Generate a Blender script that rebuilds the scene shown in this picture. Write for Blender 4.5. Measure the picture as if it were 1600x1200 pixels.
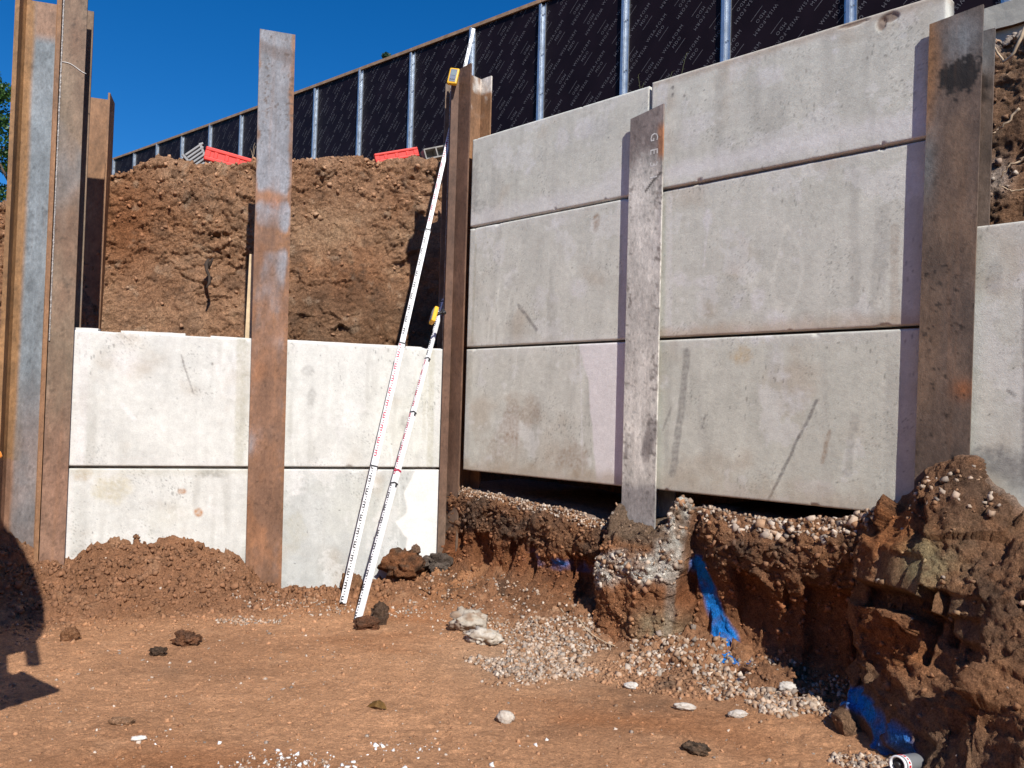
import bpy, bmesh, math, random
import numpy as np
from mathutils import Vector, Matrix, Quaternion

# ------------------------------------------------------------------ camera, sky, sun, exposure
scene = bpy.context.scene
for o in list(bpy.data.objects):
    bpy.data.objects.remove(o)
COL = scene.collection
H = 1.45                                    # eye height over the pit floor
cam_d = bpy.data.cameras.new("camera"); cam = bpy.data.objects.new("camera", cam_d); COL.objects.link(cam)
cam_d.sensor_width = 36.0; cam_d.lens = 1248.24 / 1600 * 36.0
cam_d.clip_start = 0.05; cam_d.clip_end = 3000
cam.matrix_world = (Matrix.Translation((0, 0, H)) @ Matrix.Rotation(math.radians(90 + 1.917), 4, 'X')
                    @ Matrix.Rotation(math.radians(1.606), 4, 'Z'))
scene.camera = cam
SUN_TRAVEL = Vector((-0.374, 1.0, -0.938)).normalized()
SUN_EL = math.asin(-SUN_TRAVEL.z); SUN_AZ = math.atan2(-SUN_TRAVEL.x, -SUN_TRAVEL.y)
world = bpy.data.worlds.new("World"); scene.world = world; world.use_nodes = True
wn = world.node_tree; wn.nodes.clear()
sky = wn.nodes.new("ShaderNodeTexSky"); sky.sky_type = 'NISHITA'; sky.sun_disc = False
sky.sun_elevation = SUN_EL; sky.sun_rotation = SUN_AZ
sky.altitude = 0; sky.air_density = 1.0; sky.dust_density = 0.0; sky.ozone_density = 10.0
bg = wn.nodes.new("ShaderNodeBackground"); bg.inputs[1].default_value = 0.096
hsv = wn.nodes.new("ShaderNodeHueSaturation"); hsv.inputs['Hue'].default_value = 0.503; hsv.inputs['Saturation'].default_value = 1.21   # deep polarised blue of the phone camera
wo = wn.nodes.new("ShaderNodeOutputWorld")
wn.links.new(sky.outputs[0], hsv.inputs['Color']); wn.links.new(hsv.outputs[0], bg.inputs[0]); wn.links.new(bg.outputs[0], wo.inputs[0])
sun_d = bpy.data.lights.new("sun", 'SUN'); sun = bpy.data.objects.new("sun", sun_d); COL.objects.link(sun)
sun_d.energy = 5.0; sun_d.angle = math.radians(0.53); sun_d.color = (1.0, 0.96, 0.895)
sun.rotation_euler = SUN_TRAVEL.to_track_quat('-Z', 'Y').to_euler()
scene.view_settings.view_transform = 'Standard'; scene.view_settings.look = 'None'
scene.view_settings.exposure = 0.22; scene.view_settings.gamma = 1.0
scene.view_settings.use_curve_mapping = False
scene.render.engine = 'CYCLES'

rnd = random.Random(7)
rng = np.random.default_rng(11)

# ------------------------------------------------------------------ noise
def _hash(ix, iy, iz, seed):
    h = ix * np.uint32(374761393) + iy * np.uint32(668265263) + iz * np.uint32(2246822519) + np.uint32((seed * 974634777) & 0xFFFFFFFF)
    h = (h ^ (h >> np.uint32(13))) * np.uint32(1274126177); h = (h ^ (h >> np.uint32(16))) * np.uint32(2654435761)
    return h ^ (h >> np.uint32(15))
K10 = np.uint32(1023); S10 = np.uint32(10); S20 = np.uint32(20)
def _h3(ix, iy, iz, seed):
    h = _hash(ix, iy, iz, seed); q = 1.0 / 1023
    return (h & K10) * q, ((h >> S10) & K10) * q, ((h >> S20) & K10) * q
def _cell(P):
    i = np.floor(P); return i, i.astype(np.int64).astype(np.uint32)
def gnoise(P, seed=0):
    """gradient noise, about -1..1"""
    i, I = _cell(P); f = P - i; u = f * f * f * (f * (f * 6 - 15) + 10)
    out = 0
    for dx in (0, 1):
        for dy in (0, 1):
            for dz in (0, 1):
                a, b, c = _h3(I[:, 0] + np.uint32(dx), I[:, 1] + np.uint32(dy), I[:, 2] + np.uint32(dz), seed)
                g = (a * 2 - 1) * (f[:, 0] - dx) + (b * 2 - 1) * (f[:, 1] - dy) + (c * 2 - 1) * (f[:, 2] - dz)
                w = (u[:, 0] if dx else 1 - u[:, 0]) * (u[:, 1] if dy else 1 - u[:, 1]) * (u[:, 2] if dz else 1 - u[:, 2])
                out = out + g * w
    return out * 1.6
def fbm(P, scale=1.0, octv=4, seed=0, gain=0.5, lac=2.03):
    P = np.asarray(P, float) * scale; a = 1.0; s = 0; t = 0
    for k in range(octv):
        s = s + a * gnoise(P + 17.3 * k, seed + k * 7); t += a; a *= gain; P = P * lac
    return s / t
def worley(P, scale=1.0, seed=0, dzs=(-1, 0, 1)):
    P = np.asarray(P, float) * scale; i, I = _cell(P); f = P - i; d1 = np.full(len(P), 9.0); cid = np.zeros(len(P))
    for dx in (-1, 0, 1):
        for dy in (-1, 0, 1):
            for dz in dzs:
                a, b, c = _h3(I[:, 0] + np.uint32(dx & 0xFFFFFFFF), I[:, 1] + np.uint32(dy & 0xFFFFFFFF), I[:, 2] + np.uint32(dz & 0xFFFFFFFF), seed)
                d = (dx + a - f[:, 0]) ** 2 + (dy + b - f[:, 1]) ** 2 + (dz + c - f[:, 2]) ** 2
                m = d < d1; d1 = np.where(m, d, d1); cid = np.where(m, (a * 7.13 + c * 3.7 + b * 5.1) % 1.0, cid)
    return np.sqrt(d1), cid
def chunk(P, scale=1.0, seed=0, tilt=1.0, dzs=(-1, 0, 1)):
    """broken-earth facets: every cell has its own height and slope, about -1..1"""
    P = np.asarray(P, float) * scale; i, I = _cell(P); f = P - i; d1 = np.full(len(P), 9.0); B = [np.zeros(len(P)) for _ in range(6)]
    for dx in (-1, 0, 1):
        for dy in (-1, 0, 1):
            for dz in dzs:
                a, b, c = _h3(I[:, 0] + np.uint32(dx & 0xFFFFFFFF), I[:, 1] + np.uint32(dy & 0xFFFFFFFF), I[:, 2] + np.uint32(dz & 0xFFFFFFFF), seed)
                ex, ey, ez = f[:, 0] - dx - a, f[:, 1] - dy - b, f[:, 2] - dz - c
                d = ex * ex + ey * ey + ez * ez; m = d < d1; d1 = np.where(m, d, d1)
                for k, v in enumerate((a, b, c, ex, ey, ez)): B[k] = np.where(m, v, B[k])
    a, b, c, ex, ey, ez = B
    return ((a * 7.13 + c * 3.7) % 1.0 - 0.5) * 1.3 + tilt * (ex * ((b * 9.7) % 1 - .5) + ey * ((c * 8.3) % 1 - .5) + ez * ((a * 5.9) % 1 - .5)) * 2.0
def sstep(a, b, x):
    t = np.clip((x - a) / (b - a), 0, 1); return t * t * (3 - 2 * t)
def mixc(c, d, m):
    m = np.asarray(m)[:, None]; return c * (1 - m) + np.asarray(d, float)[None, :] * m

# ------------------------------------------------------------------ frames of the two walls (s along the wall, o out towards the pit, z up)
CX, CY = -0.46872, 6.66326
aL, aR = math.radians(198.437), math.radians(-43.266)
class Frame:
    def __init__(self, a):
        self.d = np.array([math.cos(a), math.sin(a)]); n = np.array([-self.d[1], self.d[0]])
        self.n = -n if n[1] > 0 else n
    def pt(self, s, o, z):
        s, o, z = np.broadcast_arrays(np.asarray(s, float), np.asarray(o, float), np.asarray(z, float))
        return np.stack([CX + self.d[0] * s + self.n[0] * o, CY + self.d[1] * s + self.n[1] * o, z], -1)
    def so(self, P):
        x = P[..., 0] - CX; y = P[..., 1] - CY
        return x * self.d[0] + y * self.d[1], x * self.n[0] + y * self.n[1]
FL, FR = Frame(aL), Frame(aR)
class World:
    def pt(self, s, o, z):
        s, o, z = np.broadcast_arrays(np.asarray(s, float), np.asarray(o, float), np.asarray(z, float))
        return np.stack([s, o, z], -1)
FW = World()

# ------------------------------------------------------------------ object helpers
def tag(o, label=None, cat=None, group=None, kind=None):
    if label: o['label'] = label
    if cat: o['category'] = cat
    if group: o['group'] = group
    if kind: o['kind'] = kind
    return o
def link(name, me, mat=None, parent=None):
    o = bpy.data.objects.new(name, me); COL.objects.link(o)
    if mat is not None and not me.materials: me.materials.append(mat)
    if parent is not None: o.parent = parent
    return o
def empty(name, label, cat, group=None):
    o = bpy.data.objects.new(name, None); COL.objects.link(o); o.empty_display_size = 0.1
    return tag(o, label, cat, group)
def mesh(name, V, F, col=None, smooth=False):
    me = bpy.data.meshes.new(name)
    V = np.asarray(V, np.float32)
    if isinstance(F, np.ndarray):
        n = F.shape[1]; me.vertices.add(len(V)); me.vertices.foreach_set('co', V.ravel())
        me.loops.add(F.size); me.loops.foreach_set('vertex_index', F.astype(np.int32).ravel())
        me.polygons.add(len(F)); me.polygons.foreach_set('loop_start', np.arange(len(F), dtype=np.int32) * n)
        me.update(calc_edges=True)
    else:
        me.from_pydata([tuple(map(float, v)) for v in V], [], [tuple(f) for f in F]); me.update()
    if smooth: me.polygons.foreach_set('use_smooth', np.ones(len(me.polygons), bool))
    if col is not None:
        at = me.color_attributes.new('Col', 'FLOAT_COLOR', 'POINT')
        c = np.ones((len(V), 4), np.float32); c[:, :3] = col; at.data.foreach_set('color', c.ravel())
    return me
def gridfaces(nu, nv, off=0):
    i, j = np.meshgrid(np.arange(nu - 1), np.arange(nv - 1), indexing='ij')
    a = (i * nv + j).ravel() + off
    return np.stack([a, a + nv, a + nv + 1, a + 1], 1)
def resample(pts, res):
    out = []
    for k in range(len(pts)):
        a = np.array(pts[k], float); b = np.array(pts[(k + 1) % len(pts)], float)
        n = max(1, int(math.ceil(np.linalg.norm(b - a) / res)))
        for q in range(n): out.append(a + (b - a) * q / n)
    return np.array(out)
def prism(fr, poly, z0, z1, res=None, zres=None, colfn=None, lean=(0, 0), disp=None):
    """closed outline in (s, o) extruded from z0 to z1; returns verts, faces, colours"""
    p = resample(poly, res) if res else np.array(poly, float)
    nz = max(2, int((z1 - z0) / zres) + 1) if zres else 2
    zs = np.linspace(z0, z1, nz); n = len(p)
    S = np.repeat(p[None, :, 0], nz, 0) + lean[0] * (zs[:, None] - z0); O = np.repeat(p[None, :, 1], nz, 0) + lean[1] * (zs[:, None] - z0)
    Z = np.repeat(zs[:, None], n, 1)
    S, O, Z = S.ravel(), O.ravel(), Z.ravel()
    if disp: S, O, Z = disp(S, O, Z)
    V = fr.pt(S, O, Z); F = []
    for k in range(nz - 1):
        for j in range(n):
            a = k * n + j; b = k * n + (j + 1) % n
            F.append((a, b, b + n, a + n))
    F.append(tuple(range(n))[::-1]); F.append(tuple(range((nz - 1) * n, nz * n)))
    c = colfn(S, O, Z) if colfn else None
    return V, F, c
def prism_obj(name, mat, parent, fr, poly, z0, z1, **k):
    V, F, c = prism(fr, poly, z0, z1, **k)
    me = mesh(name, V, F, c)
    bm = bmesh.new(); bm.from_mesh(me); bmesh.ops.recalc_face_normals(bm, faces=bm.faces); bm.to_mesh(me); bm.free()
    return link(name, me, mat, parent)
def rect(s0, s1, o0, o1): return [(s0, o0), (s1, o0), (s1, o1), (s0, o1)]
def box_bm(bm, c, size, rot=None, bevel=0):
    m = Matrix.Translation(c) @ (rot.to_4x4() if rot else Matrix.Identity(4)) @ Matrix.Diagonal((*size, 1))
    r = bmesh.ops.create_cube(bm, size=1.0, matrix=m)
    if bevel:
        es = list({e for v in r['verts'] for e in v.link_edges})
        bmesh.ops.bevel(bm, geom=es, offset=bevel, segments=2, affect='EDGES', profile=0.5)
def bm_obj(name, bm, mat, parent=None, smooth=False):
    me = bpy.data.meshes.new(name); bmesh.ops.recalc_face_normals(bm, faces=bm.faces); bm.to_mesh(me); bm.free()
    if smooth: me.polygons.foreach_set('use_smooth', np.ones(len(me.polygons), bool))
    return link(name, me, mat, parent)
def tube(pts, radii, n=7):
    V = []; F = []
    pts = [Vector(p) for p in pts]
    for k, p in enumerate(pts):
        t = (pts[min(k + 1, len(pts) - 1)] - pts[max(k - 1, 0)]).normalized()
        a = t.orthogonal().normalized() if k == 0 else (a - t * a.dot(t)).normalized()
        b = t.cross(a)
        for j in range(n):
            w = 2 * math.pi * j / n; V.append(p + (a * math.cos(w) + b * math.sin(w)) * radii[k])
    for k in range(len(pts) - 1):
        for j in range(n):
            q = k * n + j; r = k * n + (j + 1) % n; F.append((q, r, r + n, q + n))
    F.append(tuple(range(n))[::-1]); F.append(tuple(range((len(pts) - 1) * n, len(pts) * n)))
    return V, F
def tube_obj(name, pts, radii, mat, parent=None, n=7):
    V, F = tube(pts, radii, n); return link(name, mesh(name, V, F, smooth=True), mat, parent)

# ------------------------------------------------------------------ materials
def mat_new(name):
    m = bpy.data.materials.new(name); m.use_nodes = True; nt = m.node_tree; b = nt.nodes['Principled BSDF']
    return m, nt, b
def N(nt, t, **kw):
    n = nt.nodes.new(t)
    for k, v in kw.items(): setattr(n, k, v)
    return n
def simple(name, col, rough=0.6, metal=0.0, spec=0.5, noise=0.0, nscale=20.0, bump=0.0, bscale=60.0):
    m, nt, b = mat_new(name)
    b.inputs['Base Color'].default_value = (*col, 1); b.inputs['Roughness'].default_value = rough
    b.inputs['Metallic'].default_value = metal; b.inputs['Specular IOR Level'].default_value = spec
    tc = N(nt, 'ShaderNodeTexCoord')
    if noise:
        no = N(nt, 'ShaderNodeTexNoise'); no.inputs['Scale'].default_value = nscale; no.inputs['Detail'].default_value = 6
        nt.links.new(tc.outputs['Object'], no.inputs['Vector'])
        mp = N(nt, 'ShaderNodeMapRange'); mp.inputs[1].default_value = 0.3; mp.inputs[2].default_value = 0.7
        mp.inputs[3].default_value = 1 - noise; mp.inputs[4].default_value = 1 + noise
        nt.links.new(no.outputs[0], mp.inputs[0])
        mx = N(nt, 'ShaderNodeMix', data_type='RGBA', blend_type='MULTIPLY'); mx.inputs[0].default_value = 1
        mx.inputs[6].default_value = (*col, 1); nt.links.new(mp.outputs[0], mx.inputs[7]); nt.links.new(mx.outputs[2], b.inputs['Base Color'])
    if bump:
        no = N(nt, 'ShaderNodeTexNoise'); no.inputs['Scale'].default_value = bscale; no.inputs['Detail'].default_value = 5
        nt.links.new(tc.outputs['Object'], no.inputs['Vector'])
        bp = N(nt, 'ShaderNodeBump'); bp.inputs['Strength'].default_value = bump; bp.inputs['Distance'].default_value = 0.01
        nt.links.new(no.outputs[0], bp.inputs['Height']); nt.links.new(bp.outputs[0], b.inputs['Normal'])
    return m
def attr_mat(name, rough=0.9, spec=0.3, layers=((40, 0.15), (160, 0.12)), bumps=((60, 0.4, 0.01),), stretch=(1, 1, 1), rough_var=0.0):
    """colour comes from the mesh's own 'Col' attribute, broken up by fine noise"""
    m, nt, b = mat_new(name)
    b.inputs['Roughness'].default_value = rough; b.inputs['Specular IOR Level'].default_value = spec
    at = N(nt, 'ShaderNodeAttribute', attribute_name='Col'); cur = at.outputs['Color']
    tc = N(nt, 'ShaderNodeTexCoord'); mpv = N(nt, 'ShaderNodeMapping'); mpv.inputs['Scale'].default_value = stretch
    nt.links.new(tc.outputs['Object'], mpv.inputs['Vector'])
    for sc, amt in layers:
        no = N(nt, 'ShaderNodeTexNoise'); no.inputs['Scale'].default_value = sc; no.inputs['Detail'].default_value = 5
        no.inputs['Roughness'].default_value = 0.65
        nt.links.new(mpv.outputs[0], no.inputs['Vector'])
        mp = N(nt, 'ShaderNodeMapRange'); mp.inputs[1].default_value = 0.28; mp.inputs[2].default_value = 0.72
        mp.inputs[3].default_value = 1 - amt; mp.inputs[4].default_value = 1 + amt
        nt.links.new(no.outputs[0], mp.inputs[0])
        mx = N(nt, 'ShaderNodeMix', data_type='RGBA', blend_type='MULTIPLY'); mx.inputs[0].default_value = 1
        nt.links.new(cur, mx.inputs[6]); nt.links.new(mp.outputs[0], mx.inputs[7]); cur = mx.outputs[2]
    nt.links.new(cur, b.inputs['Base Color'])
    prev = None
    for sc, st, dist in bumps:
        no = N(nt, 'ShaderNodeTexNoise'); no.inputs['Scale'].default_value = sc; no.inputs['Detail'].default_value = 6
        no.inputs['Roughness'].default_value = 0.6
        nt.links.new(mpv.outputs[0], no.inputs['Vector'])
        bp = N(nt, 'ShaderNodeBump'); bp.inputs['Strength'].default_value = st; bp.inputs['Distance'].default_value = dist
        nt.links.new(no.outputs[0], bp.inputs['Height'])
        if prev: nt.links.new(prev, bp.inputs['Normal'])
        prev = bp.outputs[0]
    if prev: nt.links.new(prev, b.inputs['Normal'])
    return m
M_SOIL = attr_mat('soil', 0.95, 0.12, ((9, 0.14), (38, 0.34), (110, 0.46), (330, 0.45)), ((34, 0.7, 0.05), (95, 1.0, 0.03), (300, 1.0, 0.010)))
M_FLOOR = attr_mat('trodden_earth', 0.95, 0.12, ((2.2, 0.12), (9, 0.16), (48, 0.30), (190, 0.34)), ((14, 0.4, 0.035), (60, 0.8, 0.022), (200, 1.0, 0.010)), (1, 1.5, 1))
M_CONC = attr_mat('precast_concrete', 0.85, 0.2, ((5, 0.06), (22, 0.07), (110, 0.10), (420, 0.12)), ((60, 0.25, 0.005), (240, 0.4, 0.003)))
M_STEEL = attr_mat('weathered_steel', 0.66, 0.35, ((4, 0.18), (14, 0.24), (60, 0.24), (300, 0.20)), ((40, 0.35, 0.006), (220, 0.5, 0.003)), (1, 1, 0.55))
M_STONE = attr_mat('stone', 0.9, 0.25, ((60, 0.15), (300, 0.15)), ((200, 0.4, 0.004),))
M_PLY = simple('black_film_ply', (0.0105, 0.0060, 0.0090), 0.5, 0, 0.10, noise=0.25, nscale=3, bump=0.05, bscale=8)
M_PRINT = simple('grey_print', (0.105, 0.095, 0.102), 0.6, noise=0.3, nscale=30)
M_GALV = simple('galvanised_steel', (0.52, 0.56, 0.60), 0.38, 0.85, noise=0.16, nscale=14, bump=0.05, bscale=25)
M_TIMBER = simple('timber_capping', (0.33, 0.205, 0.12), 0.8, noise=0.3, nscale=12, bump=0.2)
M_PLANK = simple('pale_timber', (0.62, 0.47, 0.29), 0.8, noise=0.2, nscale=18, bump=0.2)
M_WHITE = simple('white_staff_enamel', (0.82, 0.82, 0.82), 0.35, noise=0.04, nscale=15)
M_MBLACK = simple('black_graduation', (0.012, 0.012, 0.014), 0.5)
M_MRED = simple('red_graduation', (0.42, 0.012, 0.05), 0.5)
M_BLACKP = simple('black_plastic', (0.02, 0.02, 0.022), 0.5)
M_YELLOW = simple('yellow_plastic', (0.78, 0.43, 0.02), 0.45, noise=0.08, nscale=30)
M_GREYP = simple('grey_screen_surround', (0.18, 0.20, 0.25), 0.35)
M_LCD = simple('screen_glass', (0.22, 0.27, 0.28), 0.2)
M_REDP = simple('red_barrier_plastic', (0.72, 0.035, 0.02), 0.45, noise=0.1, nscale=6)
M_GREYR = simple('grey_recycled_plastic', (0.30, 0.30, 0.30), 0.75, noise=0.15, nscale=15, bump=0.1)
M_BLOCK = simple('grey_hollow_section', (0.30, 0.28, 0.25), 0.85, noise=0.25, nscale=12, bump=0.2)
M_ROOT = simple('pale_root', (0.50, 0.37, 0.24), 0.85, noise=0.3, nscale=25)
M_DROOT = simple('dark_root', (0.05, 0.032, 0.022), 0.9, noise=0.3, nscale=25)
M_BARK = simple('bark', (0.10, 0.07, 0.045), 0.9, noise=0.3, nscale=9, bump=0.4)
M_ORANGE = simple('orange_machine_paint', (0.85, 0.30, 0.05), 0.4, noise=0.06, nscale=4)
M_DSTEEL = simple('dark_worn_steel', (0.09, 0.045, 0.035), 0.55, 0.4, noise=0.3, nscale=8)
M_CHROME = simple('ram_chrome', (0.7, 0.7, 0.7), 0.15, 1.0)
M_ALU = simple('can_aluminium', (0.62, 0.65, 0.68), 0.3, 0.7)
M_CANW = simple('white_can_band', (0.75, 0.76, 0.78), 0.4)
M_CANR = simple('red_can_print', (0.6, 0.02, 0.03), 0.45)
M_WELD = simple('weld_bead', (0.36, 0.33, 0.30), 0.5, 0.4, noise=0.4, nscale=90, bump=0.6, bscale=120)
M_CHALK = simple('white_paint_mark', (0.62, 0.60, 0.56), 0.85, noise=0.25, nscale=60)
M_LEAFB = simple('dead_leaf', (0.26, 0.14, 0.035), 0.7, noise=0.3, nscale=40)
def leaf_mat(name, c1, c2):
    m, nt, b = mat_new(name)
    g = N(nt, 'ShaderNodeNewGeometry'); r = N(nt, 'ShaderNodeValToRGB')
    r.color_ramp.elements[0].color = (*c1, 1); r.color_ramp.elements[1].color = (*c2, 1)
    nt.links.new(g.outputs['Random Per Island'], r.inputs[0]); nt.links.new(r.outputs[0], b.inputs['Base Color'])
    b.inputs['Roughness'].default_value = 0.5
    tr = N(nt, 'ShaderNodeBsdfTranslucent'); nt.links.new(r.outputs[0], tr.inputs[0])
    ad = N(nt, 'ShaderNodeMixShader'); ad.inputs[0].default_value = 0.3
    nt.links.new(b.outputs[0], ad.inputs[1]); nt.links.new(tr.outputs[0], ad.inputs[2])
    nt.links.new(ad.outputs[0], nt.nodes['Material Output'].inputs[0])
    return m
M_LEAF = leaf_mat('tree_leaf', (0.022, 0.06, 0.012), (0.07, 0.16, 0.02))
M_LEAFD = leaf_mat('conifer_leaf', (0.02, 0.06, 0.035), (0.05, 0.11, 0.06))
M_WEED = leaf_mat('weed_leaf', (0.10, 0.13, 0.04), (0.22, 0.22, 0.10))

# ------------------------------------------------------------------ soil colour
C_RED = (0.285, 0.140, 0.072); C_TAN = (0.44, 0.275, 0.165); C_DARK = (0.105, 0.068, 0.047); C_ORA = (0.35, 0.165, 0.075)
C_GRAV = (0.52, 0.43, 0.36); C_BLUE = (0.012, 0.29, 0.92)
def soil_col(P, red=0.5, dark=0.3, tan=0.3, seed=0):
    n1 = fbm(P, 1.3, 4, 21 + seed); n2 = fbm(P, 4.5, 4, 43 + seed); n3 = fbm(P, 14, 3, 65 + seed); n4 = fbm(P, 2.4, 4, 87 + seed)
    c = np.tile(np.array(C_RED), (len(P), 1))
    c = mixc(c, C_ORA, sstep(-0.1, 0.35, n1 + 0.4 * n3) * red)
    c = mixc(c, C_TAN, sstep(0.0, 0.45, n2 + 0.3 * n3 - 0.1) * tan)
    c = mixc(c, C_DARK, sstep(0.45 - dark, 0.85 - dark, n4 + 0.45 * n3 + 0.15) * 0.85)
    return c * (1 + 0.20 * n3 + 0.14 * n2)[:, None]

# ------------------------------------------------------------------ pit floor
LS = np.array([-0.6, 0.0, 0.12, 0.25, 0.45, 0.6, 0.9, 1.1, 1.34, 1.5, 1.64, 1.82, 2.0, 2.2, 2.45, 2.65, 2.82, 3.05, 3.3, 3.8, 6.0])
LZ = np.array([0.20, 0.20, 0.16, 0.16, 0.15, 0.05, -0.01, -0.02, -0.01, 0.13, 0.27, 0.34, 0.41, 0.425, 0.435, 0.38, 0.30, 0.36, 0.52, 0.62, 0.7])
def floor_base(x, y):
    P = np.stack([x, y, np.zeros_like(x)], -1)
    s, o = FL.so(P); sr, orr = FR.so(P)
    wz = np.interp(s, LS, LZ)
    wob = 0.06 * np.interp(s, [1.5, 2.2, 3.0], [0, 1, 0.5])
    k = np.where(s > 1.4, 0.50 + wob, 0.75)
    fall = np.clip(1 - np.maximum(o, 0) / k, 0, 1); fall = fall ** 1.35
    z = wz * fall
    # gentle rise with spilled gravel below the right-hand wall
    rr = np.interp(sr, [-0.5, 0.2, 1.0, 1.6, 1.9, 2.3, 2.9, 3.4, 4], [0.16, 0.20, 0.20, 0.19, 0.08, 0.13, 0.05, 0.02, 0.02])
    z = np.maximum(z, rr * np.clip(1 - np.maximum(orr - 0.1, 0) / 0.75, 0, 1) ** 1.4)
    z = z + 4.2 * sstep(-3.5, -6.5, y + 0.5 * np.sin(x)) + 0  # unseen banks behind and beside the camera, added to block low sky
    z = np.maximum(z, 4.2 * sstep(-7.0, -9.0, x) * sstep(5.0, 3.0, y)); z = np.maximum(z, 4.2 * sstep(8.5, 11, x))
    return z
def floor_z(x, y, fine=True):
    z = floor_base(x, y)
    P = np.stack([x, y, np.zeros_like(x)], -1); s, o = FL.so(P); sr, orr = FR.so(P)
    near = np.maximum(np.clip(1 - np.abs(o) / 0.75, 0, 1) * (s > -0.3), np.clip(1 - np.abs(orr - 0.2) / 0.6, 0, 1) * 0.8)
    rough = 0.25 + 1.0 * near
    z = z + 0.035 * fbm(P, 0.8, 3, 5) + 0.02 * fbm(P, 3.0, 4, 6) * rough
    if fine:
        m = near > 0.02; ck = np.zeros(len(x))
        Q = np.stack([x[m], y[m], z[m] * 1.5], -1)
        ck[m] = 0.036 * chunk(Q, 7, 3) + 0.022 * chunk(Q, 17, 4) + 0.012 * chunk(Q, 38, 2)
        z = z + ck * np.clip(near * 1.6, 0, 1)
        v = (np.abs(x) < 4) & (y > 1.8) & (y < 7.2); w2 = np.full(len(x), 0.5); cid2 = np.zeros(len(x)); w2[v], cid2[v] = worley(P[v], 24, 4, (0,))
        z = z + 0.014 * np.clip(0.5 - w2, 0, 1) * (cid2 > 0.6) * (0.35 + near)
        z = z + 0.010 * fbm(P, 16, 3, 8) * (0.35 + near) + 0.005 * fbm(P, 50, 2, 9)
        v2 = v & (m == False); z[v2] = z[v2] + 0.0045 * chunk(np.stack([x[v2], y[v2], 0 * x[v2]], -1), 26, 14, 1.0, (0,)) + 0.006 * chunk(np.stack([x[v2], y[v2], 0 * x[v2]], -1), 9, 15, 1.0, (0,)) * (fbm(P[v2], 1.1, 2, 16) > 0.12)
        ruts = np.sin((x * 0.35 + y) * 9 + 2 * fbm(P, 0.9, 2, 12)); z = z + 0.004 * ruts
    return z
def blue_floor(P):
    return np.zeros(len(P))
xs = np.concatenate([np.linspace(-40, -5, 22)[:-1], np.linspace(-5.0, -3.6, 36)[:-1], np.linspace(-3.6, 2.9, 560), np.linspace(2.9, 40, 60)[1:]])
ys = np.concatenate([np.linspace(-60, 2.0, 70)[:-1], np.linspace(2.0, 2.8, 40)[:-1], np.linspace(2.8, 7.0, 380), np.linspace(7.0, 9, 20)[1:]])
GX, GY = np.meshgrid(xs, ys, indexing='ij'); gx, gy = GX.ravel(), GY.ravel()
gz = floor_z(gx, gy)
GP = np.stack([gx, gy, gz], -1)
gc = soil_col(GP * np.array([1, 1, 0]), red=0.65, dark=-0.1, tan=0.55, seed=1) * 1.15
s_, o_ = FL.so(GP); sr_, or_ = FR.so(GP)
flat = sstep(0.45, 0.95, o_) * sstep(0.45, 0.9, or_)
gc = gc * (1 - 0.0 * flat)[:, None]
gc = mixc(gc, (0.60, 0.318, 0.168), flat * 0.95 * np.clip(0.85 + 0.7 * fbm(GP, 0.9, 3, 31), 0, 1))
gc = mixc(gc, (0.40, 0.170, 0.072), sstep(0.08, 0.5, fbm(GP * np.array([0.6, 1.3, 1]), 1.1, 3, 91)) * flat * 0.7)
heap = sstep(0.85, 0.25, o_) * sstep(1.2, 1.6, s_)
gc = mixc(gc, (0.27, 0.135, 0.072), heap * 0.55)
gc = gc * (1 + 0.16 * fbm(GP, 5, 4, 33) + 0.10 * fbm(GP * np.array([.4, 1.4, 1]), 9, 3, 34))[:, None]
darkp = np.exp(-(((gx - 0.95) / 0.42) ** 2 + ((gy - 4.35) / 0.16) ** 2))
darkp = np.maximum(darkp, np.exp(-(((gx - 0.75) / 0.3) ** 2 + ((gy - 4.05) / 0.13) ** 2)) * 0.8)
darkp = np.maximum(darkp, np.exp(-(((gx + 1.8) / 0.45) ** 2 + ((gy - 4.35) / 0.16) ** 2)) * 0.45)
gc = mixc(gc, (0.15, 0.095, 0.062), np.clip(darkp * (0.45 + 1.2 * fbm(GP, 7, 3, 77)), 0, 0.85))
pale = np.exp(-(((gx - 0.15) / 0.45) ** 2 + ((gy - 4.75) / 0.45) ** 2))
gc = mixc(gc, (0.46, 0.33, 0.22), np.clip(pale * 0.6 + 0.0, 0, 1))
ground = link('ground', mesh('ground', GP, gridfaces(len(xs), len(ys)), gc, smooth=True), M_FLOOR)
tag(ground, 'trodden orange brown earth floor of the excavation', kind='structure')

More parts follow.
